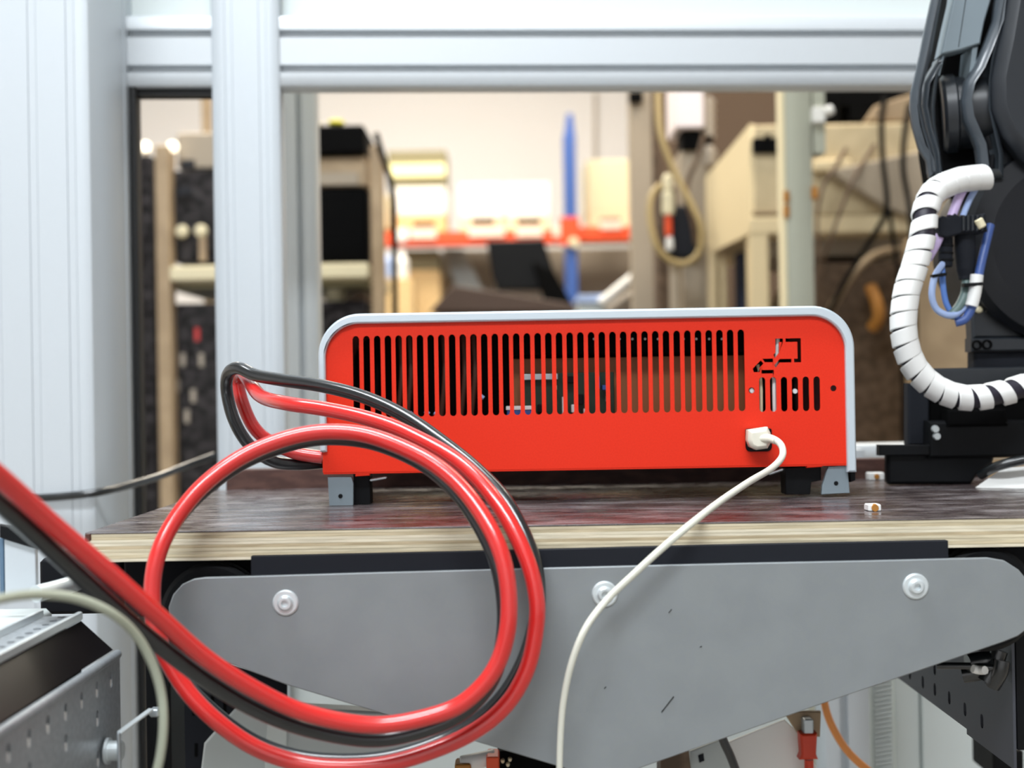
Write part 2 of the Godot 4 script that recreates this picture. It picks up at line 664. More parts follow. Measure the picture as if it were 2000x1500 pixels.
func upright(x0: float, zf: float, w: float, d: float, y0: float, y1: float, slots: Array, depth := 0.002, sides: Array = []):
	var keep := X
	X = X * Transform3D(Basis(Vector3.RIGHT, Vector3.FORWARD, Vector3.UP), Vector3(x0, 0, zf))
	prism(profile(w, d, slots, depth, sides), y1, y0)
	X = keep

func crossbar(y0: float, zf: float, w: float, d: float, x0: float, x1: float, slots: Array, depth := 0.011):
	var keep := X
	X = X * Transform3D(Basis(Vector3.UP, Vector3.FORWARD, Vector3.RIGHT), Vector3(0, y0, zf))
	prism(profile(w, d, slots, depth), x1, x0)
	X = keep

func frame():
	XF = Transform3D(Basis(), Vector3(0, 0, -1.5)) * Transform3D(Basis(Vector3.UP, 0.062), Vector3()) * Transform3D(Basis(), Vector3(0, 0, 1.5))
	X = XF
	var top := 2.1
	# the broad post on the far left stands proud of the others
	var pr := at(178, 400, 1.34)
	X = Transform3D()
	upright(pr.x - 0.16, -1.34, 0.16, 0.162, 0.0, top, [0.02, 0.06, 0.1, 0.14], 0.0012, [0.12])
	var t := thing("aluminium_post", "broadest pale aluminium post, at the left edge of the picture, standing nearest", "post")
	obj("extrusion", M.alu, t)
	for s in [0.02, 0.06, 0.1, 0.14]:
		box(Vector3(pr.x - 0.16 + s - 0.0042, 0.01, -1.342), Vector3(pr.x - 0.16 + s + 0.0042, top - 0.01, -1.3403), 0.0004)
		obj("slot_cover", M.alu, t)
	X = XF
	var p2 := fr(418, 450)
	var p2r := fr(551, 450)
	var w2 := p2r.x - p2.x
	upright(p2.x, -1.5, w2, 0.04, 0.0, top, [w2 * 0.25, w2 * 0.75], 0.0012, [0.02])
	t = thing("aluminium_post", "pale aluminium post between the narrow bay and the wide opening, behind the coiled cables", "post")
	obj("extrusion", M.alu, t)
	for s in [w2 * 0.25, w2 * 0.75]:
		box(Vector3(p2.x + s - 0.0042, 0.01, -1.502), Vector3(p2.x + s + 0.0042, top - 0.01, -1.5007), 0.0004)
		obj("slot_cover", M.alu, t)
	# cross bars
	var yb := fr(1000, 166).y
	var yt := fr(1000, 30).y
	var hb := yt - yb
	var xl := fr(248, 150).x
	crossbar(yb, -1.503, hb, 0.037, xl - 0.02, p2.x, [hb * 0.25, hb * 0.75])
	single("aluminium_crossbar", M.alu_x, "short grooved aluminium crossbar above the narrow bay on the left", "crossbar")
	crossbar(yb, -1.503, hb, 0.037, p2r.x, fr(2150, 150).x, [hb * 0.25, hb * 0.75])
	single("aluminium_crossbar", M.alu_x, "long grooved aluminium crossbar running over the wide opening", "crossbar")
	var ylo0 := fr(1690, 900).y
	var ylo1 := fr(1690, 868).y
	crossbar(ylo0, -1.503, ylo1 - ylo0, 0.037, p2r.x, fr(2150, 150).x, [])
	single("aluminium_crossbar", M.alu_x, "low aluminium crossbar behind the red power supply, seen right of its corner", "crossbar")
	# panels over the bars
	box(Vector3(xl, yt, -1.53), Vector3(p2.x - 0.001, top, -1.522), 0.0006)
	single("enclosure_panel", M.panel, "small pale infill panel above the short crossbar at the top left", "panel")
	box(Vector3(p2r.x + 0.001, yt, -1.53), Vector3(fr(2150, 150).x, top, -1.522), 0.0006)
	single("enclosure_panel", M.panel, "wide pale infill panel above the long crossbar along the top edge", "panel")
	# glazed narrow bay
	var gl := fr(253, 300).x
	var gt := fr(330, 167).y
	t = thing("bay_window", "narrow clear window with black seal between the two left posts", "window")
	box(Vector3(gl, 0.3, -1.532), Vector3(p2.x, gt, -1.528), 0.0004)
	obj("pane", M.glass, t)
	box(Vector3(gl, 0.3, -1.53), Vector3(gl + 0.007, gt, -1.505), 0.001)
	obj("seal", M.seal, t)
	box(Vector3(gl, gt - 0.009, -1.533), Vector3(p2.x, gt, -1.513), 0.001)
	obj("seal", M.seal, t)
	# lower closing panels
	var lp := fr(640, 925)
	box(Vector3(p2r.x + 0.001, 0.02, -1.53), Vector3(fr(1590, 1400).x, ylo0, -1.522), 0.0006)
	single("enclosure_panel", M.panel, "lower pale enclosure panel under the table, behind the grey plate", "panel")
	X = Transform3D()
	# slim post behind
	var q := at(556, 400, 1.78)
	var qr := at(617, 400, 1.78)
	upright(q.x, -1.78, qr.x - q.x, 0.045, 0.0, top, [(qr.x - q.x) * 0.5], 0.011)
	single("aluminium_post", M.alu, "slim grooved aluminium post close behind the right edge of the middle post", "post")
	q = at(1536, 400, 2.3)
	qr = at(1588, 400, 2.3)
	upright(q.x, -2.3, qr.x - q.x, 0.045, 0.0, top, [], 0.004)
	t = thing("grey_post", "grey square post in front of the beige machine on the right", "post")
	obj("extrusion", M.post_grey, t)
	box(Vector3(q.x - 0.006, 0.0, -2.345), Vector3(q.x, top, -2.3), 0.001)
	obj("edge_strip", M.cream, t)
	for h in [[1531, 372, 1542, 395], [1531, 400, 1542, 425], [1586, 364, 1598, 388]]:
		pbox(h[0], h[1], h[2], h[3], 2.295, 2.33)
		obj("hinge", M.amber, t)
	pbox(1588, 172, 1612, 300, 2.3, 2.34)
	obj("bracket", M.post_grey, t)
	pbox(1588, 208, 1612, 238, 2.285, 2.32)
	obj("clamp", M.white, t)
	cyl(at(1610, 220, 2.3), at(1626, 213, 2.3), 0.009)
	obj("clamp_screw", M.white, t)

# ------------------------------------------------------------------ cart: board, end plate, body
func slot_plane(org: Vector3, xa: Vector3, ya: Vector3):
	X = Transform3D(Basis(xa, ya, xa.cross(ya)), org)

func cart():
	var zf := -0.876
	var zb := -1.252
	var xl := at(166, 1040, 0.876).x
	var xr := at(2330, 1010, 0.876).x
	var t := thing("plywood_board", "dark film-faced plywood table board with pale layered front edge", "table board")
	var th := 0.0205
	box(Vector3(xl, T - 0.0012, zb), Vector3(xr, T, zf), 0.0004)
	obj("film_face", M.film, t)
	var n := 9
	for i in n:
		var a := T - 0.0012 - (th - 0.0012) * i / n
		var b := T - 0.0012 - (th - 0.0012) * (i + 1) / n
		var j := rng.randf_range(-0.0003, 0.0002)
		box(Vector3(xl + rng.randf_range(0, 0.0006), b, zb), Vector3(xr, a, zf - 0.0004 + j), 0.00025)
		obj("ply", M.plies[(i * 3 + i / 3) % 4], t)
	# wear: chipped corner
	box(Vector3(xl - 0.0002, T - 0.006, zf - 0.004), Vector3(xl + 0.004, T - 0.0004, zf + 0.0006), 0.001)
	obj("chipped_corner", M.film_edge, t)
	# upright brown back stop
	var bl := at(442, 940, 1.256)
	box(Vector3(bl.x, T - 0.012, -1.272), Vector3(xr, at(1000, 908, 1.254).y, -1.254), 0.001)
	single("back_board", M.brown, "red-brown board standing on edge along the rear of the table", "board")
	# end plate
	var pd := 0.866
	var cart_node := thing("conveyor_cart", "black cart carrying the plywood board, with large grey tapered end plate", "cart")
	var o := poly([400, 1128, 700, 1119, 1000, 1111, 1400, 1101, 1700, 1095, 1860, 1091, 1930, 1089.5, 1962, 1095, 1990, 1113, 2010, 1137, 2023, 1167, 2022, 1200, 2010, 1226, 1988, 1243, 1960, 1254, 1600, 1377, 1300, 1483, 1220, 1511, 1160, 1518, 1090, 1497, 970, 1461, 560, 1338, 400, 1278, 372, 1262, 347, 1240, 331, 1212, 329, 1186, 338, 1161, 356, 1141, 378, 1131], pd)
	prism(o, -pd, -pd - 0.004, 0.0007)
	t = obj("end_plate", M.plate, cart_node, "large grey tapered steel plate with three bolts")
	for b in [[558, 1177], [1181, 1160], [1788, 1145]]:
		var c := at(b[0], b[1], pd)
		lathe(c, Vector3.BACK, [[0.004, 0.0016], [0.0078, 0.0016], [0.0087, 0.0009], [0.0088, 0.0]], 28)
		lathe(c, Vector3.BACK, [[0.0, 0.0022], [0.0022, 0.0022], [0.0024, 0.0045], [0.0040, 0.0045], [0.0051, 0.0034], [0.0054, 0.0016]], 24)
		obj("bolt", M.bright, t)
	for s in [[1292, 1391, 1316, 1360, 0.0007], [1306, 1197, 1312, 1190, 0.0005], [1367, 1264, 1371, 1262, 0.0004], [1180, 1345, 1184, 1341, 0.0003]]:
		bar(at(s[0], s[1], pd - 0.0001), at(s[2], s[3], pd - 0.0001), s[4] * 2, 0.0004, 0.0001)
		obj("scratch", M.void, t)
	# rubber strip
	var g := poly([490, 1087, 900, 1078, 1400, 1065, 1852, 1056, 1853, 1098, 490, 1128], 0.8685)
	prism(g, -0.8685, -0.8755, 0.0004)
	obj("rubber_strip", M.rubber, cart_node)
	# body under the board
	var by1 := T - th
	box(Vector3(at(236, 1140, 0.9).x, at(1000, 1196, 0.9).y, -1.24), Vector3(at(2230, 1140, 0.9).x, by1 - 0.0003, -0.905), 0.003)
	obj("body", M.black_soft, cart_node)
	for c in [[408, 1207, 1], [1936, 1175, 2]]:
		var p := at(c[0], c[1], 0.872)
		lathe(p + Vector3(0, 0, -0.0285), Vector3.BACK, [[0, 0.0], [0.033, 0.0], [0.036, 0.003], [0.036, 0.007], [0.0325, 0.008], [0.0325, 0.013], [0.036, 0.014], [0.036, 0.018], [0.033, 0.021], [0.0, 0.021]], 40)
		obj("belt_pulley", M.black, cart_node)
	pbox(76, 1090, 240, 1200, 0.93, 1.05, 0.003)
	for i in V.size():
		V[i].y = minf(V[i].y, by1 - 0.0004)
	obj("side_cover", M.black_soft, cart_node)
	# legs
	pbox(284, 1262, 334, 1700, 0.885, 0.925, 0.002)
	var leg := V.size()
	for i in leg:
		if V[i].y < 0.7:
			V[i].y = 0.0
	obj("leg", M.black, cart_node)
	var rx := at(2030, 1300, 0.95).x
	rx += 0.02
	box(Vector3(rx, 0, -1.0), Vector3(rx + 0.04, by1 - 0.0003, -0.96), 0.002)
	obj("leg", M.black, cart_node)
	left_rail()

func left_rail():
	# perforated steel flank, an upright plane running away from the camera
	var px := -0.27
	var y1 := 1.0 - 0.173
	var holes := []
	var cuts := []
	for i in 13:
		var z := 0.853 - 0.0289 * i
		holes.append(stadium(-z, 1.0 - 0.1815, 1.0 - 0.1925, 0.0048, 4))
		cuts.append(-z)
		if i % 2 == 1:
			holes.append(stadium(-z, 1.0 - 0.2, 1.0 - 0.211, 0.0048, 4))
			holes.append(stadium(-z, 1.0 - 0.226, 1.0 - 0.237, 0.0048, 4))
	var t := thing("perforated_rail", "galvanised slotted rail running away at the lower left", "rail")
	X = Transform3D(Basis(Vector3(0, 0, 1), Vector3.UP, Vector3(-1, 0, 0)), Vector3(px, 0, 0))
	sheet(rectp(-0.872, 0.66, -0.42, y1), holes, cuts, 0.0, 0.002)
	X = Transform3D()
	obj("slotted_flank", M.zinc, t)
	tube([Vector3(px - 0.0015, y1 - 0.001, -0.872), Vector3(px - 0.0015, y1 - 0.001, -0.6), Vector3(px - 0.0015, y1 - 0.001, -0.42)], 0.003, 10, 2)
	obj("rolled_edge", M.zinc, t)
	# black sheet added as the shade seen through the slots
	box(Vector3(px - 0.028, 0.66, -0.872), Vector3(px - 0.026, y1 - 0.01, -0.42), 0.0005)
	obj("slot_shade", M.void, t)
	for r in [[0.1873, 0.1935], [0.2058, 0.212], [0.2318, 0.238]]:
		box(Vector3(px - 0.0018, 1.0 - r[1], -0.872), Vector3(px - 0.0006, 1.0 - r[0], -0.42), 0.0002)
		obj("slot_light", M.white, t)  # white strips stand for light shining through the lower half of the slots
	box(Vector3(px - 0.026, y1 - 0.055, -0.872), Vector3(px - 0.002, y1 - 0.053, -0.42), 0.0005)
	obj("inner_web", M.bright, t)
	# dark glossy channel above it
	var y2 := 1.0 - 0.151
	var m := Vector3(-0.284, 0.837, 0)
	quadn(Vector3(-0.296, y2, -0.872), Vector3(-0.296, y2, -0.4), Vector3(px - 0.0045, y1 + 0.002, -0.4), Vector3(px - 0.0045, y1 + 0.002, -0.872), Vector3(0.65, 0.76, 0), Vector3(0.65, 0.76, 0), Vector3(0.65, 0.76, 0), Vector3(0.65, 0.76, 0))
	quadn(Vector3(-0.296, y2, -0.872), Vector3(-0.296, y2, -0.4), Vector3(-0.296, y1 - 0.01, -0.4), Vector3(-0.296, y1 - 0.01, -0.872), Vector3.LEFT, Vector3.LEFT, Vector3.LEFT, Vector3.LEFT)
	quadn(Vector3(-0.296, y1 - 0.01, -0.872), Vector3(-0.296, y1 - 0.01, -0.4), Vector3(px - 0.0045, y1 + 0.002, -0.4), Vector3(px - 0.0045, y1 + 0.002, -0.872), Vector3.DOWN, Vector3.DOWN, Vector3.DOWN, Vector3.DOWN)
	tri(Vector3(-0.296, y2, -0.4), Vector3(px - 0.0045, y1 + 0.002, -0.4), Vector3(-0.296, y1 - 0.01, -0.4), Vector3.BACK, Vector3.BACK, Vector3.BACK)
	tri(Vector3(-0.296, y2, -0.872), Vector3(px - 0.0045, y1 + 0.002, -0.872), Vector3(-0.296, y1 - 0.01, -0.872), Vector3.FORWARD, Vector3.FORWARD, Vector3.FORWARD)
	var gloss := mat(Color(0.07, 0.06, 0.065), 0.3, 0.0, 0.0, 0.35)
	single("dark_channel", gloss, "glossy dark band between the slotted flank and the strip with round holes, lower left", "channel")
	# strip with a row of holes
	holes = []
	cuts = []
	for i in 26:
		var z := -0.868 + 0.0145 * i
		holes.append(disc(Vector2(-0.308, z), 0.0027, 9))
	t = thing("punched_strip", "bright metal strip with a row of small round holes at the lower left", "metal strip")
	X = Transform3D(Basis(Vector3.RIGHT, Vector3.BACK, Vector3.DOWN), Vector3(0, y2 + 0.0035, 0))
	sheet(rectp(-0.322, -0.872, -0.296, -0.4), holes, [-0.308], 0.0, 0.0015)
	X = Transform3D()
	obj("strip", M.zinc, t)
	bar(Vector3(-0.2965, y2 + 0.0035, -0.872), Vector3(-0.2965, y2 + 0.0035, -0.4), 0.004, 0.006)
	obj("front_lip", M.bright, t)
	bar(Vector3(-0.3225, y2 + 0.0055, -0.872), Vector3(-0.3225, y2 + 0.0055, -0.4), 0.003, 0.006)
	obj("rear_lip", M.bright, t)
	box(Vector3(-0.322, y2 - 0.008, -0.872), Vector3(-0.297, y2 - 0.005, -0.4), 0.0005)
	obj("backing", M.black, t)
	# pale rail top beyond
	box(Vector3(-0.46, y2 - 0.03, -0.9), Vector3(-0.3245, y2 + 0.005, -0.4), 0.004)
	for i in 0:
		pass
	single("side_table", M.pale, "pale side ledge left of the punched strip under the thin white cable", "ledge")
	tube([at(70, 1160, 0.84), at(110, 1150, 0.86), at(150, 1138, 0.89)], 0.0058, 14, 4)
	single("rounded_bar", M.bright, "short rounded pale bar end beside the black cover box", "bar")
	# aluminium block with black cap
	t = thing("capped_profile", "pale aluminium block with black cap at the left edge under the cables", "aluminium profile")
	pbox(8, 1052, 70, 1165, 0.86, 0.865, 0.001)
	obj("profile", M.alu, t)
	pbox(-2, 1050, 8, 1165, 0.861, 0.866, 0.001)
	obj("profile_side", mat(Color(0.33, 0.43, 0.52), 0.4), t)
	var cp := poly([-2, 1024, 30, 1030, 75, 1046, 76, 1075, 8, 1054, -2, 1050], 0.855)
	prism(cp, -0.855, -0.8595, 0.001)
	obj("cap", M.black, t)
	# clamp bolt at the very bottom
	t = thing("clamp_bolt", "bright clamp screw with bent strap on the slotted rail at the lower left corner", "bolt")
	var c := Vector3(px + 0.002, at(256, 1462, 0.84).y, -0.835)
	lathe(c, Vector3(1, 0, 0.0), [[0, 0.0], [0.0085, 0.0], [0.0085, 0.002], [0.0065, 0.002], [0.0065, 0.0095], [0.0055, 0.0105], [0.0, 0.0105]], 20)
	obj("screw", M.bright, t)
	bar(at(232, 1432, 0.83), at(296, 1385, 0.86), 0.0045, 0.002)
	obj("strap", M.bright, t)
	bar(at(232, 1430, 0.829), at(234, 1520, 0.829), 0.004, 0.002)
	obj("strap", M.steel, t)
	pbox(290, 1385, 310, 1402, 0.862, 0.87)
	obj("hook", M.steel, t)

# ------------------------------------------------------------------ red power supply
func power_supply():
	var D := 1.05
	var xw := func(px): return at(px, 765, D).x
	var yw := func(py): return at(1000, py, D).y
	var k := D / FPX
	var t := thing("power_supply", "red power supply with slotted rear panel and silver rounded cover, on the plywood board", "power supply")
	# red rear panel with its cut-outs
	var x0: float = xw.call(637.0)
	var x1: float = xw.call(1651.0)
	var y0: float = yw.call(917.0)
	var y1: float = yw.call(627.0)
	var r := 66.0 * k
	var out := rrect(x0, y0, x1, y1, r, 0.0, 12)
	# the folded flange at the lower left reaches past the cover
	var o2 := PackedVector2Array()
	for p in out:
		o2.append(p)
		if absf(p.x - x0) < 1e-4 and absf(p.y - (y1 - r)) < 1e-4:
			o2.append(Vector2(x0, yw.call(876.0)))
			o2.append(Vector2(x0 - 9 * k, yw.call(878.0)))
			o2.append(Vector2(x0 - 9 * k, y0))
	var fin := PackedVector2Array()
	for p in o2:
		if not (absf(p.x - x0) < 1e-4 and absf(p.y - y0) < 1e-4):
			fin.append(p)
	var holes := []
	var cuts := []
	for i in 37:
		var x: float = xw.call(696.5 + 20.9 * i)
		holes.append(stadium(x, yw.call(651.0), yw.call(811.0), 12.8 * k))
		cuts.append(x)
	for i in 6:
		var x: float = xw.call(1489.0 + 21.3 * i)
		holes.append(stadium(x, yw.call(745.0), yw.call(813.0), 12.5 * k))
		cuts.append(x)
	for h in [[1468, 770.5, 6.0], [1628, 769, 6.0]]:
		holes.append(disc(Vector2(xw.call(float(h[0])), yw.call(float(h[1]))), h[2] * k))
		cuts.append(xw.call(float(h[0])))
	var logo := func(a: Array, cut: float):
		var p := PackedVector2Array()
		for i in range(0, a.size(), 2):
			p.append(Vector2(xw.call(float(a[i])), yw.call(float(a[i + 1]))))
		holes.append(p)
		cuts.append(xw.call(cut))
	# stencil emblem: open square, slanted stroke and a small tail
	logo.call([1536, 670, 1566, 670, 1566, 717, 1552, 717, 1552, 710, 1559, 710, 1559, 677, 1536, 677], 1556.0)
	logo.call([1516, 670, 1531, 670, 1531, 677, 1523, 677, 1523, 698, 1515, 708, 1512, 702, 1516, 697], 1519.5)
	logo.call([1524, 710, 1547, 710, 1547, 717, 1524, 717, 1516, 727, 1513, 722], 1534.0)
	logo.call([1490, 709, 1511, 709, 1511, 716, 1495, 716], 1501.0)
	logo.call([1471, 728, 1487, 712, 1492, 718, 1484, 728, 1484, 735, 1473, 735], 1482.0)
	logo.call([1488, 731, 1512, 731, 1512, 738, 1488, 738], 1500.0)
	sheet(fin, holes, cuts, -D, -D - 0.0012)
	obj("rear_panel", M.red, t)
	# lower red lip
	box(Vector3(x0 - 8 * k, y0 - 0.0015, -D - 0.185), Vector3(x1, y0, -D - 0.0002), 0.0003)
	obj("bottom_tray", M.red, t)
	# silver cover: a bent sheet whose rim stands a little in front of the panel
	var ox0: float = xw.call(624.0)
	var ox1: float = xw.call(1668.0)
	var oy1: float = yw.call(608.0)
	var ob := rrect(ox0, y0, ox1, oy1, 82 * k, 0.0, 14)
	var ib := rrect(x0 + 0.0003, y0, x1 - 0.0003, y1 - 0.0003, r, 0.0, 14)
	var arch := PackedVector2Array()
	var oo := []
	var ii := []
	for i in range(0, 30):
		oo.append(ob[i])
		ii.append(ib[i])
	oo.push_front(Vector2(ox1, yw.call(933.0)))
	ii.push_front(Vector2(x1 - 0.0003, yw.call(933.0)))
	oo.append(Vector2(ox0, yw.call(876.0)))
	ii.append(Vector2(x0 + 0.0003, yw.call(876.0)))
	for i in oo.size():
		arch.append(oo[i])
	for i in range(ii.size() - 1, -1, -1):
		arch.append(ii[i])
	prism(arch, -D + 0.0045, -D - 0.19, 0.0016)
	obj("cover", M.shell, t)
	box(Vector3(ox0 + 0.003, y0 - 0.001, -D - 0.189), Vector3(ox1 - 0.003, oy1 - 0.004, -D - 0.186), 0.0005)
	obj("front_wall", M.black, t)
	# what shows through the slots
	var ins := func(a, b, c, d, dep: float, thick: float, m: Material, called: String):
		pbox(a, b, c, d, D + dep, D + dep + thick, 0.0006)
		obj(called, m, t)
	ins.call(1000, 697, 1455, 812, 0.035, 0.006, M.copper, "transformer_plate")
	ins.call(1000, 640, 1455, 690, 0.02, 0.05, M.void, "heat_sink")
	for i in 12:
		cyl(at(1160 + 25 * i, 662, D + 0.0195), at(1160 + 25 * i, 662, D + 0.0165), 0.0011, 8, 0.0003)
		obj("grille_glint", M.white, t)  # white dots stand in for glints on the dark perforated grille
	ins.call(1016, 728, 1200, 815, 0.022, 0.002, M.pcb, "circuit_board")
	ins.call(1020, 730, 1090, 742, 0.016, 0.006, M.steel, "board_connector")
	for q in [[1080, 752, 1088, 762, 0], [1098, 775, 1106, 812, 1], [1116, 790, 1124, 806, 1], [1128, 770, 1140, 790, 2], [1140, 798, 1148, 812, 1], [1164, 735, 1172, 760, 3], [1176, 752, 1186, 762, 3], [1184, 772, 1190, 785, 1], [1100, 735, 1122, 748, 2], [1050, 790, 1060, 806, 2]]:
		ins.call(q[0], q[1], q[2], q[3], 0.013, 0.009, [M.cream, M.white, M.black, M.blue][q[4]], "component")
	ins.call(990, 800, 1040, 815, 0.012, 0.02, M.blue, "terminal_block")
	ins.call(988, 793, 1042, 801, 0.011, 0.02, M.white, "terminal_cap")
	for q in [[735, 0], [782, 1], [800, 1], [850, 0], [866, 1], [905, 1], [925, 1], [955, 0]]:
		tube([at(q[0], 655, D + 0.03), at(q[0] + 3, 730, D + 0.026), at(q[0] - 4, 812, D + 0.03)], 0.0022, 8, 4)
		obj("winding_lead", M.lead if q[1] == 1 else M.void, t)
	for q in [[800, 806], [830, 803], [848, 806], [937, 772]]:
		cyl(at(q[0], q[1], D + 0.012), at(q[0] + 8, q[1] + 6, D + 0.012), 0.0018, 8, 0.0003)
		obj("crimp", M.pale_blue, t)
	tube([at(1519, 655, D + 0.006), at(1517, 700, D + 0.006), at(1512, 740, D + 0.006), at(1513, 813, D + 0.008)], 0.0018, 8, 4)
	obj("inner_wire", M.white, t)
	tube([at(1480, 712, D + 0.008), at(1486, 745, D + 0.008), at(1487, 813, D + 0.008)], 0.0014, 8, 4)
	obj("inner_wire", M.cream, t)
	for q in [[1468, 763], [1552, 764]]:
		lathe(at(q[0], q[1], D + 0.004), Vector3.BACK, [[0, 0.002], [0.002, 0.002], [0.0022, 0.0]], 12)
		obj("screw", M.bright, t)
	# socket
	var sk := rrect(xw.call(1454.0), yw.call(890.0), xw.call(1505.0), yw.call(845.0), 4 * k, 10 * k, 4)
	prism(sk, -D + 0.0022, -D - 0.002, 0.0005)
	obj("mains_socket", M.black, t)
	# bottom pieces
	var foot := func(pts: Array, dep: float, thick: float, m: Material, called: String):
		prism(poly(pts, dep), -dep, -dep - thick, 0.0005)
		for i in V.size():
			V[i].y = maxf(V[i].y, T + 0.0003)
		obj(called, m, t)
	foot.call([640, 931, 686, 931, 690, 944, 690, 996, 643, 997], D + 0.003, 0.004, M.robot_grey, "foot_bracket")
	foot.call([690, 925, 722, 922, 724, 995, 690, 997], D + 0.012, 0.02, M.black, "rubber_foot")
	foot.call([1618, 911, 1655, 909, 1660, 963, 1605, 966, 1606, 948], D + 0.003, 0.004, M.robot_grey, "foot_bracket")
	foot.call([1660, 917, 1671, 915, 1671, 938, 1661, 942], D + 0.005, 0.01, M.black, "cover_edge")
	foot.call([1533, 914, 1604, 908, 1604, 938, 1585, 942, 1582, 966, 1535, 966], D + 0.012, 0.02, M.black, "rubber_foot")
	foot.call([1576, 905, 1606, 904, 1606, 912, 1576, 914], D + 0.0005, 0.006, M.red, "bent_tab")
	foot.call([694, 923, 722, 921, 722, 929, 694, 931], D + 0.0005, 0.006, M.red, "bent_tab")
	for q in [[665, 969], [1633, 944]]:
		lathe(at(q[0], q[1], D + 0.003), Vector3.BACK, [[0, 0.0006], [0.0016, 0.0006], [0.0019, 0.0]], 12)
		obj("rivet", M.black, t)
	for q in [[722, 938, 756, 932], [1500, 926, 1530, 916]]:
		bar(at(q[0], q[1], D + 0.012), at(q[2], q[3], D + 0.012), 0.003, 0.0025)
		obj("spring_clip", M.bright, t)

# ------------------------------------------------------------------ cables
func cables():
	var redp := path([-420, 640, 0.5, -230, 762, 0.57, -90, 862, 0.62, 0, 932, 0.65, 100, 1022, 0.68, 200, 1108, 0.705, 300, 1196, 0.73, 400, 1284, 0.755, 500, 1348, 0.775, 600, 1393, 0.79, 732, 1416, 0.8, 850, 1396, 0.805, 918, 1362, 0.805, 972, 1295, 0.805, 994, 1200, 0.805, 980, 1085, 0.81, 924, 980, 0.825, 850, 908, 0.84, 745, 858, 0.855, 660, 843, 0.86, 575, 852, 0.86, 480, 888, 0.855, 400, 945, 0.845, 342, 1015, 0.835, 308, 1085, 0.825, 297, 1160, 0.82, 307, 1240, 0.815, 345, 1320, 0.815, 400, 1388, 0.815, 480, 1450, 0.82, 560, 1484, 0.82, 645, 1498, 0.82, 750, 1493, 0.825, 850, 1464, 0.83, 930, 1426, 0.83, 990, 1375, 0.83, 1028, 1310, 0.83, 1045, 1240, 0.83, 1048, 1170, 0.83, 1026, 1085, 0.835, 969, 980, 0.85, 895, 902, 0.87, 800, 848, 0.895, 720, 818, 0.91, 640, 800, 0.925, 560, 788, 0.94, 510, 774, 0.982, 486, 744, 1.02, 472, 726, 1.038, 464, 744, 1.05, 473, 785, 1.05, 494, 832, 1.055, 525, 861, 1.06, 575, 884, 1.058, 630, 893, 1.059])
	tube(redp, 0.00545, 16, 7)
	single("welding_cable", M.cable_red, "thick red cable looped twice in front of the grey plate, from the power supply", "cable")
	var blk := path([-420, 712, 0.515, -230, 826, 0.583, -90, 916, 0.631, 0, 986, 0.661, 100, 1074, 0.69, 200, 1166, 0.715, 300, 1252, 0.74, 400, 1327, 0.765, 500, 1386, 0.785, 600, 1424, 0.801, 715, 1444, 0.813, 800, 1434, 0.819, 890, 1400, 0.821, 946, 1350, 0.821, 976, 1285, 0.82, 985, 1190, 0.821, 965, 1085, 0.826, 907, 982, 0.841, 836, 913, 0.857, 742, 869, 0.872, 655, 856, 0.877, 577, 865, 0.876, 483, 899, 0.871, 404, 953, 0.861, 343, 1018, 0.8505, 309, 1085, 0.8405, 298, 1160, 0.8355, 309, 1240, 0.8305, 348, 1318, 0.8305, 405, 1382, 0.8305, 484, 1442, 0.8345, 562, 1474, 0.8345, 646, 1486, 0.8345, 750, 1481, 0.8395, 850, 1452, 0.8445, 926, 1412, 0.8445, 982, 1360, 0.8445, 1020, 1297, 0.8445, 1042, 1230, 0.8455, 1052, 1165, 0.848, 1040, 1085, 0.851, 992, 985, 0.866, 934, 920, 0.882, 865, 864, 0.9, 790, 812, 0.922, 710, 775, 0.942, 630, 754, 0.96, 555, 743, 0.98, 500, 733, 0.998, 466, 719, 1.008, 446, 730, 1.02, 443, 765, 1.03, 457, 820, 1.035, 486, 868, 1.042, 530, 900, 1.056, 580, 907, 1.064, 630, 904, 1.073])
	tube(blk, 0.00502, 16, 7)
	single("welding_cable", M.cable_black, "thick black cable running alongside the looped red one into the power supply", "cable")
	# white mains lead
	var t := thing("mains_lead", "thin white lead plugged into the red panel and hanging over the plywood edge", "cable")
	var D := 1.05
	var pl := poly([1462, 840, 1500, 834, 1506, 846, 1508, 862, 1500, 876, 1478, 879, 1466, 873, 1461, 860], D - 0.016)
	prism(pl, -D + 0.017, -D + 0.002, 0.003)
	obj("plug", M.plug, t)
	tube(path([1492, 856, 1.034, 1512, 858, 1.028, 1527, 872, 1.02, 1527, 893, 1.01, 1505, 916, 0.99, 1460, 943, 0.945, 1400, 984, 0.893, 1340, 1031, 0.854, 1285, 1078, 0.848, 1235, 1124, 0.846, 1185, 1172, 0.845, 1145, 1225, 0.835, 1118, 1290, 0.835, 1102, 1360, 0.838, 1095, 1430, 0.84, 1092, 1540, 0.842, 1090, 1700, 0.845]), 0.0029, 12, 6, 0.0021)
	obj("cord", M.cord_white, t)
	tube(path([1488, 856, 1.036, 1505, 857, 1.031, 1516, 861, 1.026]), 0.004, 12, 3, 0.0031)
	obj("strain_relief", M.plug, t)
	tube(path([-300, 1290, 0.52, -150, 1222, 0.58, -40, 1182, 0.62, 20, 1166, 0.64, 85, 1161, 0.66, 150, 1169, 0.675, 215, 1196, 0.69, 262, 1236, 0.705, 295, 1290, 0.715, 314, 1350, 0.72, 319, 1410, 0.72, 314, 1470, 0.72, 300, 1540, 0.72, 285, 1650, 0.72, 262, 1900, 0.72]), 0.0026, 12, 6)
	single("grey_cable", M.cord_grey, "thin grey-white cable arching over the lower left rail", "cable")
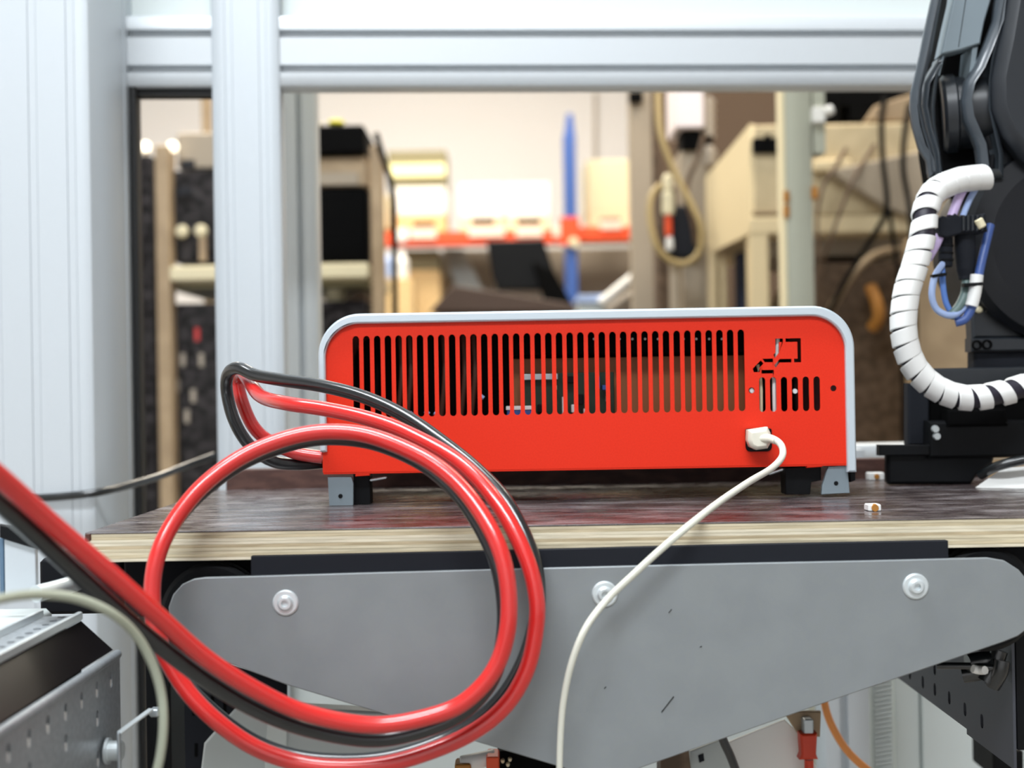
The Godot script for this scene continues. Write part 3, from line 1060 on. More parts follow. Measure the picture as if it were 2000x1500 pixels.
	tube(path([60, 974, 1.335, 130, 969, 1.33, 200, 960, 1.335, 290, 937, 1.4, 350, 915, 1.46, 412, 892, 1.489, 422, 889, 1.491]), 0.0042, 12, 6)
	single("sensor_cable", M.cable_black, "slim black cable crossing the bottom of the left window behind the red loop", "cable")

# ------------------------------------------------------------------ robot arm
func helix(center: Array, r: float, pitch: float, width: float, thick: float, opens: Array):
	var p := smooth(center, 24)
	var fr := frames(p)
	var run := 0.0
	var prev := []
	for i in p.size():
		if i > 0:
			run += (p[i] - p[i - 1]).length()
	var total := run
	# resample evenly
	var even := []
	var step := pitch / 22.0
	var want := 0.0
	run = 0.0
	for i in p.size() - 1:
		var seg: float = (p[i + 1] - p[i]).length()
		while want <= run + seg:
			even.append(p[i].lerp(p[i + 1], (want - run) / seg))
			want += step
		run += seg
	fr = frames(even)
	var ang := 0.0
	for i in even.size():
		var s := float(i) / even.size()
		var loose := 1.0
		for o in opens:
			loose += o[2] * exp(-pow((s - o[0]) / o[1], 2))
		ang += TAU / 22.0 / loose
		var w := width
		var rad: Vector3 = fr[i][1] * cos(ang) + fr[i][2] * sin(ang)
		var tan: Vector3 = fr[i][0]
		# the strip's width runs along the hose, tilted by its pitch
		var ring := []
		var n2 := []
		for q in [[-0.5, 0.0], [-0.42, 1.0], [0.42, 1.0], [0.5, 0.0]]:
			ring.append(even[i] + rad * (r + thick * q[1]) + tan * (w * q[0]))
		n2 = [rad - tan, rad, rad, rad + tan]
		if i > 0:
			for k in 3:
				quadn(prev[k], prev[k + 1], ring[k + 1], ring[k], [prev[4], prev[5], prev[6]][k], [prev[5], prev[6], prev[7]][k], n2[k + 1], n2[k])
			quadn(prev[3], prev[0], ring[0], ring[3], -rad, -rad, -rad, -rad)
		prev = ring + n2

func robot():
	var t := thing("robot", "black robot standing on the right end of the table, joint cut by the frame", "robot arm")
	var ext := func(pts: Array, d0: float, thick: float, m: Material, called: String, bv := 0.003):
		prism(poly(pts, d0), -d0, -d0 - thick, bv)
		return obj(called, m, t)
	# base blocks
	ext.call([1733, 872, 1900, 872, 1945, 888, 1940, 906, 1915, 920, 1898, 946, 1738, 947, 1733, 940], 1.165, 0.012, M.black, "base_block")
	ext.call([1718, 869, 1816, 869, 1816, 889, 1718, 890], 1.158, 0.012, M.black, "base_flange", 0.001)
	ext.call([1812, 822, 2100, 818, 2100, 892, 1812, 896], 1.16, 0.015, M.black, "base_block")
	ext.call([1774, 748, 1816, 748, 1816, 870, 1774, 870], 1.175, 0.015, M.rubber, "base_column", 0.002)
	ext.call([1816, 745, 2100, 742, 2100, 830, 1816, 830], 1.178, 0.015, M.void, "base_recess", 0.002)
	ext.call([1802, 720, 1990, 716, 2100, 714, 2100, 765, 1830, 768, 1815, 758], 1.168, 0.02, M.robot_soft, "base_plate", 0.002)
	ext.call([1862, 944, 1902, 944, 1904, 958, 1862, 958], 1.175, 0.03, M.black, "base_foot", 0.001)
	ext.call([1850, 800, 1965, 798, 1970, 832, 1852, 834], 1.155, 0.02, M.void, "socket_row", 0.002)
	for q in [[1829, 852], [1826, 838]]:
		lathe(at(q[0], q[1], 1.16), Vector3.BACK, [[0, 0.003], [0.003, 0.003], [0.0036, 0.0]], 12)
		obj("screw", M.bright, t)
	# waist
	ext.call([1903, 686, 2100, 684, 2100, 722, 1903, 722], 1.19, 0.02, M.rubber, "waist", 0.002)
	ext.call([1898, 660, 2100, 656, 2100, 684, 1950, 687, 1898, 687], 1.182, 0.02, M.robot_soft, "waist_ring", 0.002)
	for q in [[1908, 674], [1928, 673]]:
		lathe(at(q[0], q[1], 1.181), Vector3.BACK, [[0, -0.003], [0.0028, -0.003], [0.003, 0.001], [0.0046, 0.001], [0.0048, -0.001]], 14)
		obj("threaded_hole", M.void, t)
	ext.call([1904, 560, 1925, 545, 2100, 520, 2100, 662, 1900, 662, 1898, 625], 1.19, 0.02, M.robot_soft, "shoulder_block", 0.003)
	# shoulder drum: big round joint cut by the picture's edge
	var c := at(2085, 470, 1.17)
	lathe(c + Vector3(0, 0, -0.1), Vector3.BACK, [[0, 0.0], [0.088, 0.0], [0.093, 0.006], [0.093, 0.09], [0.088, 0.1], [0.07, 0.103], [0.0, 0.103]], 56)
	obj("shoulder_joint", M.robot, t)
	for q in [[1911, 605], [1930, 604]]:
		lathe(at(q[0], q[1], 1.19), Vector3.BACK, [[0, 0.004], [0.002, 0.004], [0.0032, 0.0025], [0.0034, -0.002]], 14)
		obj("cap_screw", M.cream, t)
	# upper link body
	ext.call([1990, -60, 2140, -60, 2140, 560, 1925, 575, 1908, 520, 1922, 450, 1919, 335, 1925, 300, 1905, 240, 1910, 150, 1940, 90, 1968, 20], 1.175, 0.035, M.robot, "upper_link", 0.008)
	ext.call([1982, -60, 2140, -60, 2140, 380, 2040, 345, 1995, 300, 1966, 262, 1945, 210, 1943, 150, 1960, 70], 1.15, 0.03, M.robot_soft, "link_cover", 0.01)
	# forked elbow on the left
	ext.call([1838, -60, 1822, 0, 1808, 64, 1795, 128, 1783, 179, 1781, 208, 1786, 246, 1798, 288, 1813, 312, 1818, 345, 1830, 345, 1828, 300, 1812, 250, 1803, 205, 1805, 170, 1809, 154, 1822, 106, 1842, 0, 1856, -60], 1.155, 0.014, M.fork, "fork_cheek", 0.005)
	ext.call([1836, 112, 1822, 135, 1808, 160, 1803, 205, 1812, 250, 1826, 300, 1830, 350, 1846, 350, 1838, 290, 1830, 240, 1829, 205, 1833, 165, 1842, 110], 1.166, 0.02, M.fork, "fork_cheek", 0.004)
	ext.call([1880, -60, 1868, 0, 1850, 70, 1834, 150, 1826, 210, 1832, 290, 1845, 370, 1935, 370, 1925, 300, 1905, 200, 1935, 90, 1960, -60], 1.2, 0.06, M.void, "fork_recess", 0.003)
	ext.call([1870, -60, 1862, 0, 1850, 52, 1838, 106, 1876, 98, 1915, 85, 1924, 40, 1936, 0, 1945, -60], 1.166, 0.02, M.robot_grey, "cable_cover", 0.0015)
	var s0 := at(1888, 0, 1.1655)
	bar(at(1892, -40, 1.166), at(1872, 92, 1.166), 0.0006, 0.0006, 0.0001)
	obj("cover_seam", M.black, t)
	ext.call([1842, 106, 1846, 105, 1836, 148, 1831, 150], 1.17, 0.03, M.robot_grey, "fork_rib", 0.0008)
	ext.call([1899, 92, 1911, 89, 1903, 150, 1893, 152], 1.17, 0.03, M.robot_grey, "fork_rib", 0.0008)
	# elbow motor drum between the cheeks
	var a := at(1858, 225, 1.2)
	lathe(at(1838, 226, 1.205), Vector3(1, 0.05, 0.25), [[0, 0], [0.034, 0], [0.037, 0.003], [0.037, 0.012], [0.034, 0.014], [0.034, 0.05], [0.0, 0.05]], 36)
	obj("elbow_drum", M.robot_soft, t)
	ext.call([1962, -60, 1950, 0, 1946, 35, 1928, 82, 1910, 125, 1891, 154, 1883, 192, 1888, 230, 1902, 262, 1912, 285, 1919, 345, 1966, 345, 1966, 300, 1955, 250, 1946, 210, 1946, 160, 1951, 120, 1964, 64, 1976, 0, 1990, -60], 1.158, 0.02, M.fork, "fork_cheek", 0.007)

	# spiral wrapped hose
	t = thing("wrapped_hose", "white spiral-wrapped cable bundle bowing out left of the robot arm", "hose")
	var line := path([2080, 728, 1.13, 2010, 752, 1.125, 1955, 768, 1.12, 1900, 777, 1.115, 1855, 770, 1.112, 1812, 746, 1.11, 1780, 705, 1.108, 1765, 645, 1.106, 1770, 575, 1.106, 1788, 515, 1.108, 1803, 455, 1.112, 1808, 410, 1.118, 1826, 374, 1.126, 1866, 354, 1.134, 1900, 348, 1.14, 1924, 346, 1.143])
	tube(line, 0.0092, 14, 8)
	obj("inner_bundle", mat(Color(0.1, 0.08, 0.14), 0.5), t)
	helix(line, 0.0098, 0.0134, 0.0133, 0.0017, [[0.16, 0.07, 0.8], [0.26, 0.02, 0.2], [0.76, 0.05, 0.5]])
	obj("spiral_wrap", M.white, t)

	# connector bracket and its leads
	t = thing("connector_block", "dark ribbed connector block with two plugs hanging inside the white hose loop", "connector")
	ext = func(pts: Array, d0: float, thick: float, m: Material, called: String, bv := 0.001):
		prism(poly(pts, d0), -d0, -d0 - thick, bv)
		return obj(called, m, t)
	ext.call([1833, 428, 1842, 421, 1852, 424, 1866, 416, 1876, 424, 1925, 416, 1930, 452, 1880, 455, 1872, 458, 1850, 464, 1836, 460], 1.13, 0.03, M.rubber, "block", 0.0015)
	for i in 5:
		ext.call([1880 + i * 9, 420, 1885 + i * 9, 420, 1885 + i * 9, 450, 1880 + i * 9, 451], 1.1275, 0.006, M.robot_soft, "rib", 0.0005)
	cyl(at(1847, 455, 1.143), at(1846, 522, 1.143), 0.0062, 18, 0.001)
	obj("plug", M.rubber, t)
	for y in [478, 492, 506]:
		cyl(at(1847, y, 1.143), at(1847, y + 5, 1.143), 0.0068, 18, 0.0006)
		obj("plug_ring", M.black, t)
	lathe(at(1884, 452, 1.145), at(1886, 545, 1.145) - at(1884, 452, 1.145), [[0, 0], [0.0092, 0], [0.0088, 0.02], [0.0078, 0.034], [0.0062, 0.04], [0.006, 0.043], [0, 0.043]], 20)
	obj("plug", M.rubber, t)
	cyl(at(1910, 428, 1.128), at(1919, 445, 1.128), 0.004, 12)
	obj("cable_tie", M.cream, t)
	ext.call([1822, 536, 1850, 532, 1850, 538, 1822, 542], 1.13, 0.008, M.black, "lower_tie", 0.0005)
	ext.call([1884, 553, 1920, 551, 1920, 557, 1884, 560], 1.13, 0.008, M.black, "lower_tie", 0.0005)
	for q in [[[1886, 360, 1.15, 1872, 388, 1.14, 1858, 424, 1.135], 0.0043, M.violet, "violet lead between hose and connector block", "thin_lead"],
		[[1838, 455, 1.14, 1828, 478, 1.135, 1812, 505, 1.125], 0.004, M.violet, "violet lead running down left from the connector block into the hose", "thin_lead"],
		[[1906, 368, 1.15, 1893, 392, 1.145, 1880, 424, 1.135], 0.0028, M.pale_blue, "pale thin lead entering the top of the connector block", "thin_lead"],
		[[1842, 515, 1.14, 1826, 540, 1.135, 1820, 575, 1.13, 1828, 602, 1.13, 1848, 615, 1.13, 1866, 614, 1.135, 1884, 600, 1.14], 0.003, M.pale_blue, "pale blue lead looping under the left plug of the connector block", "thin_lead"],
		[[1840, 520, 1.143, 1842, 560, 1.14, 1848, 592, 1.14, 1862, 616, 1.14, 1872, 622, 1.14], 0.0027, mat(Color(0.35, 0.5, 0.78), 0.4), "blue lead hanging straight down inside the pale loop", "thin_lead"],
		[[1888, 545, 1.145, 1884, 575, 1.14, 1872, 600, 1.138, 1856, 618, 1.136], 0.0042, mat(Color(0.36, 0.44, 0.43), 0.45), "grey-green lead leaving the right plug towards the loop", "thin_lead"],
		[[1934, 440, 1.15, 1922, 490, 1.142, 1911, 540, 1.138, 1902, 590, 1.138, 1886, 622, 1.138, 1866, 630, 1.14], 0.004, mat(Color(0.24, 0.34, 0.58), 0.4), "dark blue lead beside the robot body with white sleeve", "thin_lead"]]:
		tube(path(q[0]), q[1], 10, 6)
		if q[3].begins_with("dark blue"):
			var d := thing(q[4], q[3], "lead")
			obj("lead", q[2], d)
			tube(path([1908, 537, 1.1365, 1904, 570, 1.136, 1897, 598, 1.136]), 0.0058, 12, 4)
			obj("sleeve", M.white, d)
		else:
			single(q[4], q[2], q[3], "lead")

	# white angled plate and black lead at the right edge of the table
	var zt := T
	var pA := at(1905, 952, 1.125)
	var pB := at(1958, 915, 1.14)
	var pC := at(2060, 905, 1.14)
	var pD := at(2080, 965, 1.105)
	var nn := (pB - pA).cross(pD - pA).normalized()
	if nn.y < 0:
		nn = -nn
	for s in [0.0, 1.0]:
		var off: Vector3 = nn * -0.0025 * s
		quad(pA + off, pB + off, pC + off, pD + off, nn if s == 0.0 else -nn)
	for e in [[pA, pB], [pB, pC], [pC, pD], [pD, pA]]:
		var m2: Vector3 = (e[0] + e[1]) / 2 - (pA + pB + pC + pD) / 4
		quad(e[0], e[1], e[1] - nn * 0.0025, e[0] - nn * 0.0025, m2.normalized())
	single("angled_plate", M.white, "white angled plate beside the robot base at the right edge", "plate")
	tube(path([1915, 928, 1.14, 1950, 910, 1.125, 2010, 896, 1.12, 2080, 885, 1.12]), 0.0045, 10, 5)
	single("robot_lead", M.cable_black, "black lead lying on the white angled plate at the right edge", "cable")
	for q in [[1697, 921, 1728, 936, 1.235, "upper"], [1696, 987, 1722, 1001, 0.93, "lower"]]:
		var d := thing("cable_clip", "small white clip with yellow middle on the table, " + ("beside the robot base flange" if q[5] == "upper" else "nearest the plywood front edge"), "clip")
		pbox(q[0], q[1], q[2], q[3], q[4], q[4] + 0.012, 0.001)
		var lo := V[0].y
		for v in V:
			lo = minf(lo, v.y)
		for i in V.size():
			V[i].y += T - lo
		obj("clip_body", M.white, d)
		var cc: Vector3 = spots[d.get_child(0)]
		lathe(cc + Vector3(0, 0, 0.004), Vector3.BACK, [[0, 0.003], [0.0025, 0.003], [0.003, 0.0]], 12)
		obj("clip_pin", M.amber, d)

# ------------------------------------------------------------------ things below the table
func lower_things():
	# slotted dark rail at the lower right, an upright plane running away from the camera
	var t := thing("slotted_bracket", "slotted sheet-metal rail coloured dark for its shade at the lower right", "rail")
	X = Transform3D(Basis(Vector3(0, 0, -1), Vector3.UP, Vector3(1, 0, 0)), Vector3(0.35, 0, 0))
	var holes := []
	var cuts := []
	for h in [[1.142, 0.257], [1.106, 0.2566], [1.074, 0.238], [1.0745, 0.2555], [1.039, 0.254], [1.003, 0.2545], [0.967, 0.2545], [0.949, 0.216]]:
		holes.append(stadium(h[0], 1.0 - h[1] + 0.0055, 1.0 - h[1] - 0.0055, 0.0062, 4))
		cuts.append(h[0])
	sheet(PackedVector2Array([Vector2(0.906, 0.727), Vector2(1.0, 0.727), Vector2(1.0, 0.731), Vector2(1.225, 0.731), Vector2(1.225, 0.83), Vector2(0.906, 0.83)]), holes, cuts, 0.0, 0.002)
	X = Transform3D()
	obj("slotted_flank", M.shaded_zinc, t)
	box(Vector3(0.353, 0.74, -1.22), Vector3(0.37, 0.83, -0.907), 0.001)
	obj("inner_block", M.black, t)
	for q in [[[1890, 1296, 0.915, 1925, 1290, 0.915, 1952, 1286, 0.91], 0.007], [[1925, 1332, 0.91, 1942, 1300, 0.91, 1952, 1270, 0.91], 0.006], [[1938, 1338, 0.91, 1952, 1312, 0.905, 1956, 1290, 0.905], 0.006], [[1830, 1300, 0.92, 1900, 1301, 0.91, 1945, 1305, 0.905], 0.0025], [[1880, 1318, 0.925, 1920, 1312, 0.92, 1945, 1310, 0.915], 0.006]]:
		tube(path(q[0]), q[1], 10, 5)
	single("lead_bundle", M.cable_black, "black lead bundle under the right rounded end of the grey plate", "cable bundle")
	tube(path([1900, 1306, 0.9, 1912, 1309, 0.9, 1924, 1309, 0.895]), 0.003, 8, 3)
	single("cable_tie", M.white, "tiny pale cable tie by the black lead bundle at the lower right", "cable tie")
	# pale post, ribbed conduit and door behind
	var a := at(1612, 1400, 1.4)
	var b := at(1699, 1400, 1.4)
	upright(a.x, -1.4, b.x - a.x, 0.05, 0.0, 0.93, [(b.x - a.x) * 0.42], 0.008)
	single("aluminium_post", M.alu, "short pale aluminium post under the table beside the orange cable", "post")
	t = thing("ribbed_conduit", "pale ribbed upright conduit strip under the table at the lower right", "conduit")
	pbox(1704, 1300, 1746, 1520, 1.44, 1.46)
	obj("backing", M.panel, t)
	for i in 24:
		var y := 1310.0 + i * 9.0
		bar(at(1707, y + 4, 1.437), at(1744, y - 3, 1.437), 0.004, 0.0036, 0.0012)
		obj("rib", M.panel, t)
	t = thing("enclosure_door", "pale lower door panel with a thin upright seam at the lower right", "door")
	pbox(1749, 1230, 1798, 1720, 1.46, 1.48)
	obj("door_leaf", M.panel, t)
	pbox(1803, 1230, 2120, 1720, 1.455, 1.48)
	obj("door_leaf", M.panel, t)
	pbox(1940, 1466, 2000, 1520, 1.3, 1.36)
	single("black_fitting", M.black, "black fitting at the lower right corner in front of the pale door", "fitting")
	# pale sheets
	prism(poly([1424, 1449, 1532, 1406, 1560, 1432, 1606, 1520, 1690, 1700, 1480, 1700, 1446, 1520], 1.12), -1.12, -1.123, 0.0006)
	single("white_sheet", M.white, "white sheet-metal piece showing below the right half of the grey plate", "sheet")
	prism(poly([1290, 1480, 1345, 1462, 1352, 1520, 1290, 1520], 1.1), -1.1, -1.13, 0.001)
	single("brown_fitting", M.dark_brown, "small brown fitting under the grey plate left of the black lead", "fitting")
	t = thing("pale_bracket", "pale grey bracket with dark hole below the grey plate, left of the black lead", "bracket")
	prism(poly([1348, 1467, 1418, 1440, 1452, 1530, 1350, 1530], 1.13), -1.13, -1.15, 0.001)
	obj("bracket_body", M.pale, t)
	prism(poly([1364, 1476, 1374, 1472, 1376, 1486, 1366, 1490], 1.129), -1.129, -1.131)
	obj("hole", M.rubber, t)
	tube(path([1400, 1400, 1.09, 1412, 1444, 1.09, 1428, 1480, 1.09, 1450, 1540, 1.09]), 0.0038, 10, 5)
	single("black_lead", M.cable_black, "black lead hanging under the grey plate in front of the white sheet", "cable")
	tube(path([1604, 1330, 1.2, 1613, 1385, 1.2, 1630, 1428, 1.2, 1658, 1470, 1.2, 1700, 1508, 1.2, 1760, 1550, 1.2]), 0.0036, 12, 6)
	single("orange_cable", M.orange_cable, "orange cable curving down below the right half of the grey plate", "cable")
	t = thing("data_plug", "orange-red data plug on a metal jack under the grey plate", "plug")
	prism(poly([1530, 1390, 1604, 1390, 1602, 1440, 1560, 1436], 1.112), -1.112, -1.118, 0.001)
	obj("jack_plate", M.tan, t)
	pbox(1570, 1405, 1590, 1438, 1.1, 1.112)
	obj("metal_jack", M.steel, t)
	prism(poly([1563, 1434, 1597, 1433, 1595, 1474, 1599, 1484, 1562, 1485, 1566, 1474], 1.098), -1.098, -1.112, 0.002)
	obj("boot", M.jack, t)
	tube(path([1580, 1484, 1.106, 1580, 1510, 1.106, 1578, 1600, 1.106]), 0.004, 10, 4)
	obj("cord", M.jack, t)
	# lower left: pale duct cover and slotted dark sheet
	t = thing("duct_cover", "pale grey-green folded duct cover below the loops of cable", "duct cover")
	prism(poly([466, 1376, 900, 1400, 892, 1442, 760, 1520, 700, 1600, 380, 1600, 398, 1452], 1.08), -1.08, -1.1, 0.002)
	obj("cover", M.pale, t)
	prism(poly([524, 1376, 562, 1376, 556, 1600, 510, 1600], 1.078), -1.078, -1.08, 0.0008)
	obj("fold", M.panel, t)
	prism(poly([338, 1270, 560, 1330, 560, 1420, 466, 1376, 398, 1452, 380, 1600, 338, 1600], 1.12), -1.12, -1.124, 0.0006)
	for h in [[375, 1352], [402, 1372], [428, 1392], [452, 1362], [432, 1350]]:
		pass
	t = thing("dark_sheet", "dark slotted sheet behind the black leg, left of the pale duct cover", "sheet")
	obj("sheet", M.rubber, t)
	for h in [[375, 1372], [402, 1392], [412, 1352], [436, 1366], [352, 1440], [380, 1452]]:
		prism(poly([h[0], h[1], h[0] + 6, h[1], h[0] + 6, h[1] + 26, h[0], h[1] + 26], 1.1195), -1.1195, -1.1205)
		obj("slot", M.void, t)
	t = thing("valve_plug", "white and orange plug in a dark block at the bottom under the cable loops", "plug")
	pbox(972, 1466, 1110, 1560, 1.08, 1.14)
	obj("dark_block", M.void, t)
	cyl(at(900, 1492, 1.06), at(968, 1478, 1.06), 0.0065, 14)
	obj("white_body", M.white, t)
	pbox(950, 1478, 975, 1520, 1.045, 1.07)
	obj("orange_body", M.orange, t)
	pbox(888, 1493, 920, 1520, 1.05, 1.07)
	obj("orange_body", M.amber, t)
	for q in [[982, 1485], [996, 1482], [992, 1492]]:
		lathe(at(q[0], q[1], 1.08), Vector3.BACK, [[0, 0.004], [0.0014, 0.004], [0.0018, 0.0]], 8)
		obj("contact_pin", M.cream, t)

# ------------------------------------------------------------------ the hall behind
func fbox(x0, y0, x1, d0: float, d1: float, bv := 0.004):       # from that top edge in the picture down to the floor
	var m: float = (float(x0) + float(x1)) / 2.0
	var l := at(x0, y0, d0)
	var r := at(x1, y0, d0)
	box(Vector3(l.x, 0, -d1), Vector3(r.x, at(m, y0, d0).y, -d0), bv)

func one(called: String, m: Material, label: String, category: String, group := ""):
	return single(called, m, label, category, group)

func background():
	var t: Node3D
	# ---- equipment rack at the left, seen through the narrow bay and the wide opening
	t = thing("equipment_rack", "brown-grey equipment rack with cream shelf edge behind the left posts", "rack")
	fbox(301, 283, 329, 3.0, 3.05)
	obj("post", M.tan, t)
	fbox(721, 283, 746, 3.0, 3.05)
	obj("post", M.tan, t)
	fbox(301, 283, 322, 3.5, 3.55)
	obj("post", M.tan, t)
	fbox(710, 283, 730, 3.5, 3.55)
	obj("post", M.tan, t)
	pbox(329, 516, 721, 546, 3.0, 3.5, 0.006)
	obj("shelf", M.cream, t)
	pbox(329, 547, 721, 562, 3.06, 3.5, 0.003)
	obj("shelf_beam", M.olive, t)
	# stack on its right half
	t = thing("black_cabinet", "black cabinet standing on the cream rack shelf under the brown case", "cabinet")
	pbox(470, 368, 719, 514, 3.04, 3.45, 0.006)
	obj("cabinet_body", M.void, t)
	pbox(490, 385, 712, 500, 3.036, 3.04, 0.002)
	obj("front_screen", mat(Color(0.016, 0.016, 0.018), 0.6, 0.0, 0.0, 0.15), t)
	t = thing("brown_case", "brown case in the rack between two black boxes", "case")
	pbox(470, 306, 718, 366, 3.05, 3.4, 0.006)
	obj("case_body", M.tan, t)
	pbox(474, 338, 700, 362, 3.046, 3.05, 0.001)
	obj("front_strip", M.tan_grey, t)
	t = thing("black_printer", "black box topmost in the rack with a yellow lamp cap on it", "machine")
	var bt := at(600, 245, 3.02).y
	var bb := at(600, 304, 3.05).y
	var xr := at(712, 270, 3.02).x
	box(Vector3(at(470, 270, 3.02).x, bb, -3.45), Vector3(xr, bt, -3.02), 0.006)
	obj("body", M.void, t)
	cyl(at(657, 244, 3.1), at(657, 236, 3.1), 0.02, 16, 0.003)
	obj("yellow_cap", M.yellow, t)
	cyl(at(620, 246, 3.1), at(620, 240, 3.1), 0.012, 16, 0.003)
	obj("cream_cap", M.cream, t)
	# left half
	t = thing("dark_cabinet", "dark speckled cabinet on the rack shelf seen through the narrow bay", "cabinet")
	pbox(333, 332, 462, 511, 3.06, 3.4, 0.006)
	obj("cabinet_body", M.dark_case, t)
	for q in [[354, 448, 360, 458], [386, 446, 402, 458]]:
		lathe(at((q[0] + q[2]) / 2.0, (q[1] + q[3]) / 2.0, 3.04), Vector3.BACK, [[0, 0.02], [0.012, 0.018], [0.016, 0.008], [0.01, 0.0]], 16)
		obj("cream_knob", M.cream, t)
	pbox(388, 460, 402, 510, 3.03, 3.04)
	obj("tan_label", M.tan, t)
	pbox(345, 365, 372, 380, 3.03, 3.04)
	obj("grey_label", M.rubber, t)
	t = thing("olive_box", "olive-grey box on top of the dark speckled cabinet, seen through the narrow bay", "box")
	pbox(345, 258, 470, 329, 3.07, 3.4, 0.006)
	obj("box_body", M.tan_grey, t)
	pbox(352, 312, 380, 327, 3.045, 3.05, 0.002)
	obj("dark_vent", M.rubber, t)
	t = thing("rack_base_cabinet", "dark low cabinet under the cream rack shelf", "cabinet")
	fbox(332, 590, 716, 3.06, 3.4)
	obj("cabinet_body", M.dark_case, t)
	for q in [[352, 690], [388, 690], [360, 800], [380, 640], [340, 740], [372, 760]]:
		pbox(q[0], q[1], q[0] + 9, q[1] + 26, 3.052, 3.06, 0.001)
		obj("small_label", M.grey_box if q[1] != 640 else M.cable_red, t)
	var rb := at(655, 588, 3.12)
	t = thing("cream_roll", "cream roll standing on the dark low cabinet beneath the rack shelf", "roll")
	lathe(at(655, 590, 3.14), Vector3.UP, [[0.0, 0.0], [0.022, 0.0], [0.024, 0.004], [0.024, 0.03], [0.022, 0.034], [0.0, 0.034]], 24)
	obj("roll", M.cream, t)
	lathe(at(655, 590, 3.14), Vector3.UP, [[0.0, 0.0345], [0.009, 0.0345], [0.009, 0.036], [0.0, 0.036]], 16)
	obj("core", M.tan, t)
	prism(poly([672, 587, 700, 566, 714, 572, 714, 586], 3.1), -3.1, -3.2, 0.002)
	one("brown_wedge", M.dark_brown, "brown wedge-shaped block beside the cream roll under the rack shelf", "block")
	fbox(190, 304, 296, 3.2, 3.4)
	one("tall_cabinet", M.dark_case, "tall dark cabinet left of the rack post, at the far left of the narrow bay", "cabinet")
	for q in [[284, 294, 3.25, "on the tall dark cabinet left of the rack post"], [337, 322, 3.035, "right of the rack post above the dark cabinet"]]:
		t = thing("lamp_bulb", "small round glowing lamp bulb " + q[3], "lamp")
		var c := at(q[0], 287, q[2])
		lathe(c, Vector3.UP, [[0, -0.014], [0.009, -0.011], [0.014, 0.0], [0.009, 0.011], [0, 0.014]], 18)
		obj("bulb", glow(Color(1.0, 0.93, 0.8), 2.2), t)
		cyl(Vector3(c.x, at(q[0], 304, 3.2).y if q[2] > 3.1 else at(340, 333, 3.04).y, c.z), c - Vector3(0, 0.012, 0), 0.006, 12)
		obj("stem", M.tan, t)
	pbox(402, 120, 416, 1500, 3.7, 3.75)
	for i in V.size():
		if V[i].y < 0.5:
			V[i].y = 0.0
		if V[i].y > 1.2:
			V[i].y = 3.6
	one("olive_post", M.tan, "thin brown-grey post behind the right side of the narrow bay", "post")
	tube(path([735, 262, 3.0, 746, 300, 2.98, 762, 350, 2.96, 769, 400, 2.96, 770, 480, 2.96, 771, 600, 2.96, 772, 800, 2.97]), 0.0075, 10, 5)
	one("hanging_cable", M.void, "black cable hanging down right of the rack post", "cable")
	# ---- pallet rack at the far wall
	t = thing("pallet_rack", "pallet rack with orange beam and blue upright in front of the white wall", "rack")
	fbox(1100, 262, 1124, 6.0, 6.1)
	obj("upright", M.blue, t)
	prism(poly([1102, 264, 1107, 222, 1119, 222, 1123, 264], 6.02), -6.02, -6.08, 0.003)
	obj("upright_end", M.blue, t)
	var yl := at(950, 450, 6.0).y
	var yk := at(950, 478, 6.0).y
	box(Vector3(at(560, 460, 6.0).x, yk, -6.06), Vector3(at(1100, 460, 6.0).x, yl, -6.0), 0.006)
	obj("beam", M.orange, t)
	box(Vector3(at(1124, 460, 6.0).x, yk + 0.01, -6.06), Vector3(at(1300, 460, 6.0).x, yl + 0.01, -6.0), 0.006)
	obj("beam", M.orange, t)
	box(Vector3(at(560, 460, 6.0).x, yl - 0.02, -6.5), Vector3(at(1300, 460, 6.0).x, yl, -6.061), 0.003)
	obj("deck", M.card, t)
	pbox(1094, 424, 1132, 478, 5.985, 6.0)
	obj("beam_connector", M.orange, t)
	lathe(at(1121, 474, 5.985), Vector3.BACK, [[0, 0.01], [0.022, 0.008], [0.025, 0.0]], 18)
	obj("lock_pin", M.cream, t)
	for q in [[801, 446, 852, 466], [915, 443, 985, 462], [1008, 443, 1060, 462], [1080, 440, 1110, 462], [1172, 432, 1215, 447]]:
		pbox(q[0], q[1], q[2], q[3], 5.99, 6.0)
		obj("beam_label", mat(Color(0.96, 0.86, 0.8), 0.6), t)
	lathe(at(785, 460, 6.0), Vector3.BACK, [[0, 0.012], [0.03, 0.01], [0.034, 0.0]], 18)
	obj("round_label", M.white, t)
	var crates := [[767, 365, 872, 6.12, [806, 434, 850, 442], "white storage crate at the left end of the orange beam, under the olive carton", 0.42],
		[896, 358, 982, 6.1, [921, 427, 966, 437], "white storage crate second from the left on the orange beam", 0.3],
		[985, 357, 1076, 6.1, [1009, 427, 1056, 437], "white storage crate just left of the blue upright", 0.3],
		[1146, 312, 1242, 6.1, [1172, 426, 1212, 436], "tall cream crate right of the blue upright", 0.25]]
	for c in crates:
		t = thing("storage_crate", c[5], "crate", "crates on the orange rack beam")
		var l := at(c[0], 400, c[3])
		var r := at(c[2], 400, c[3])
		var ym: float = lerpf(yl, at(900, c[1], c[3]).y, c[6])
		box(Vector3(l.x, ym, -c[3] - 0.32), Vector3(r.x, at((c[0] + c[2]) / 2.0, c[1], c[3]).y, -c[3]), 0.006)
		obj("upper_body", M.white if c[0] < 1100 else M.cream, t)
		box(Vector3(l.x + 0.004, yl + 0.001, -c[3] - 0.31), Vector3(r.x - 0.004, ym, -c[3] + 0.004), 0.006)
		obj("lower_body", M.card if c[0] < 880 else M.cream, t)
		pbox(c[4][0], c[4][1], c[4][2], c[4][3], c[3] - 0.01, c[3] + 0.01, 0.002)
		obj("grip_slot", M.void, t)
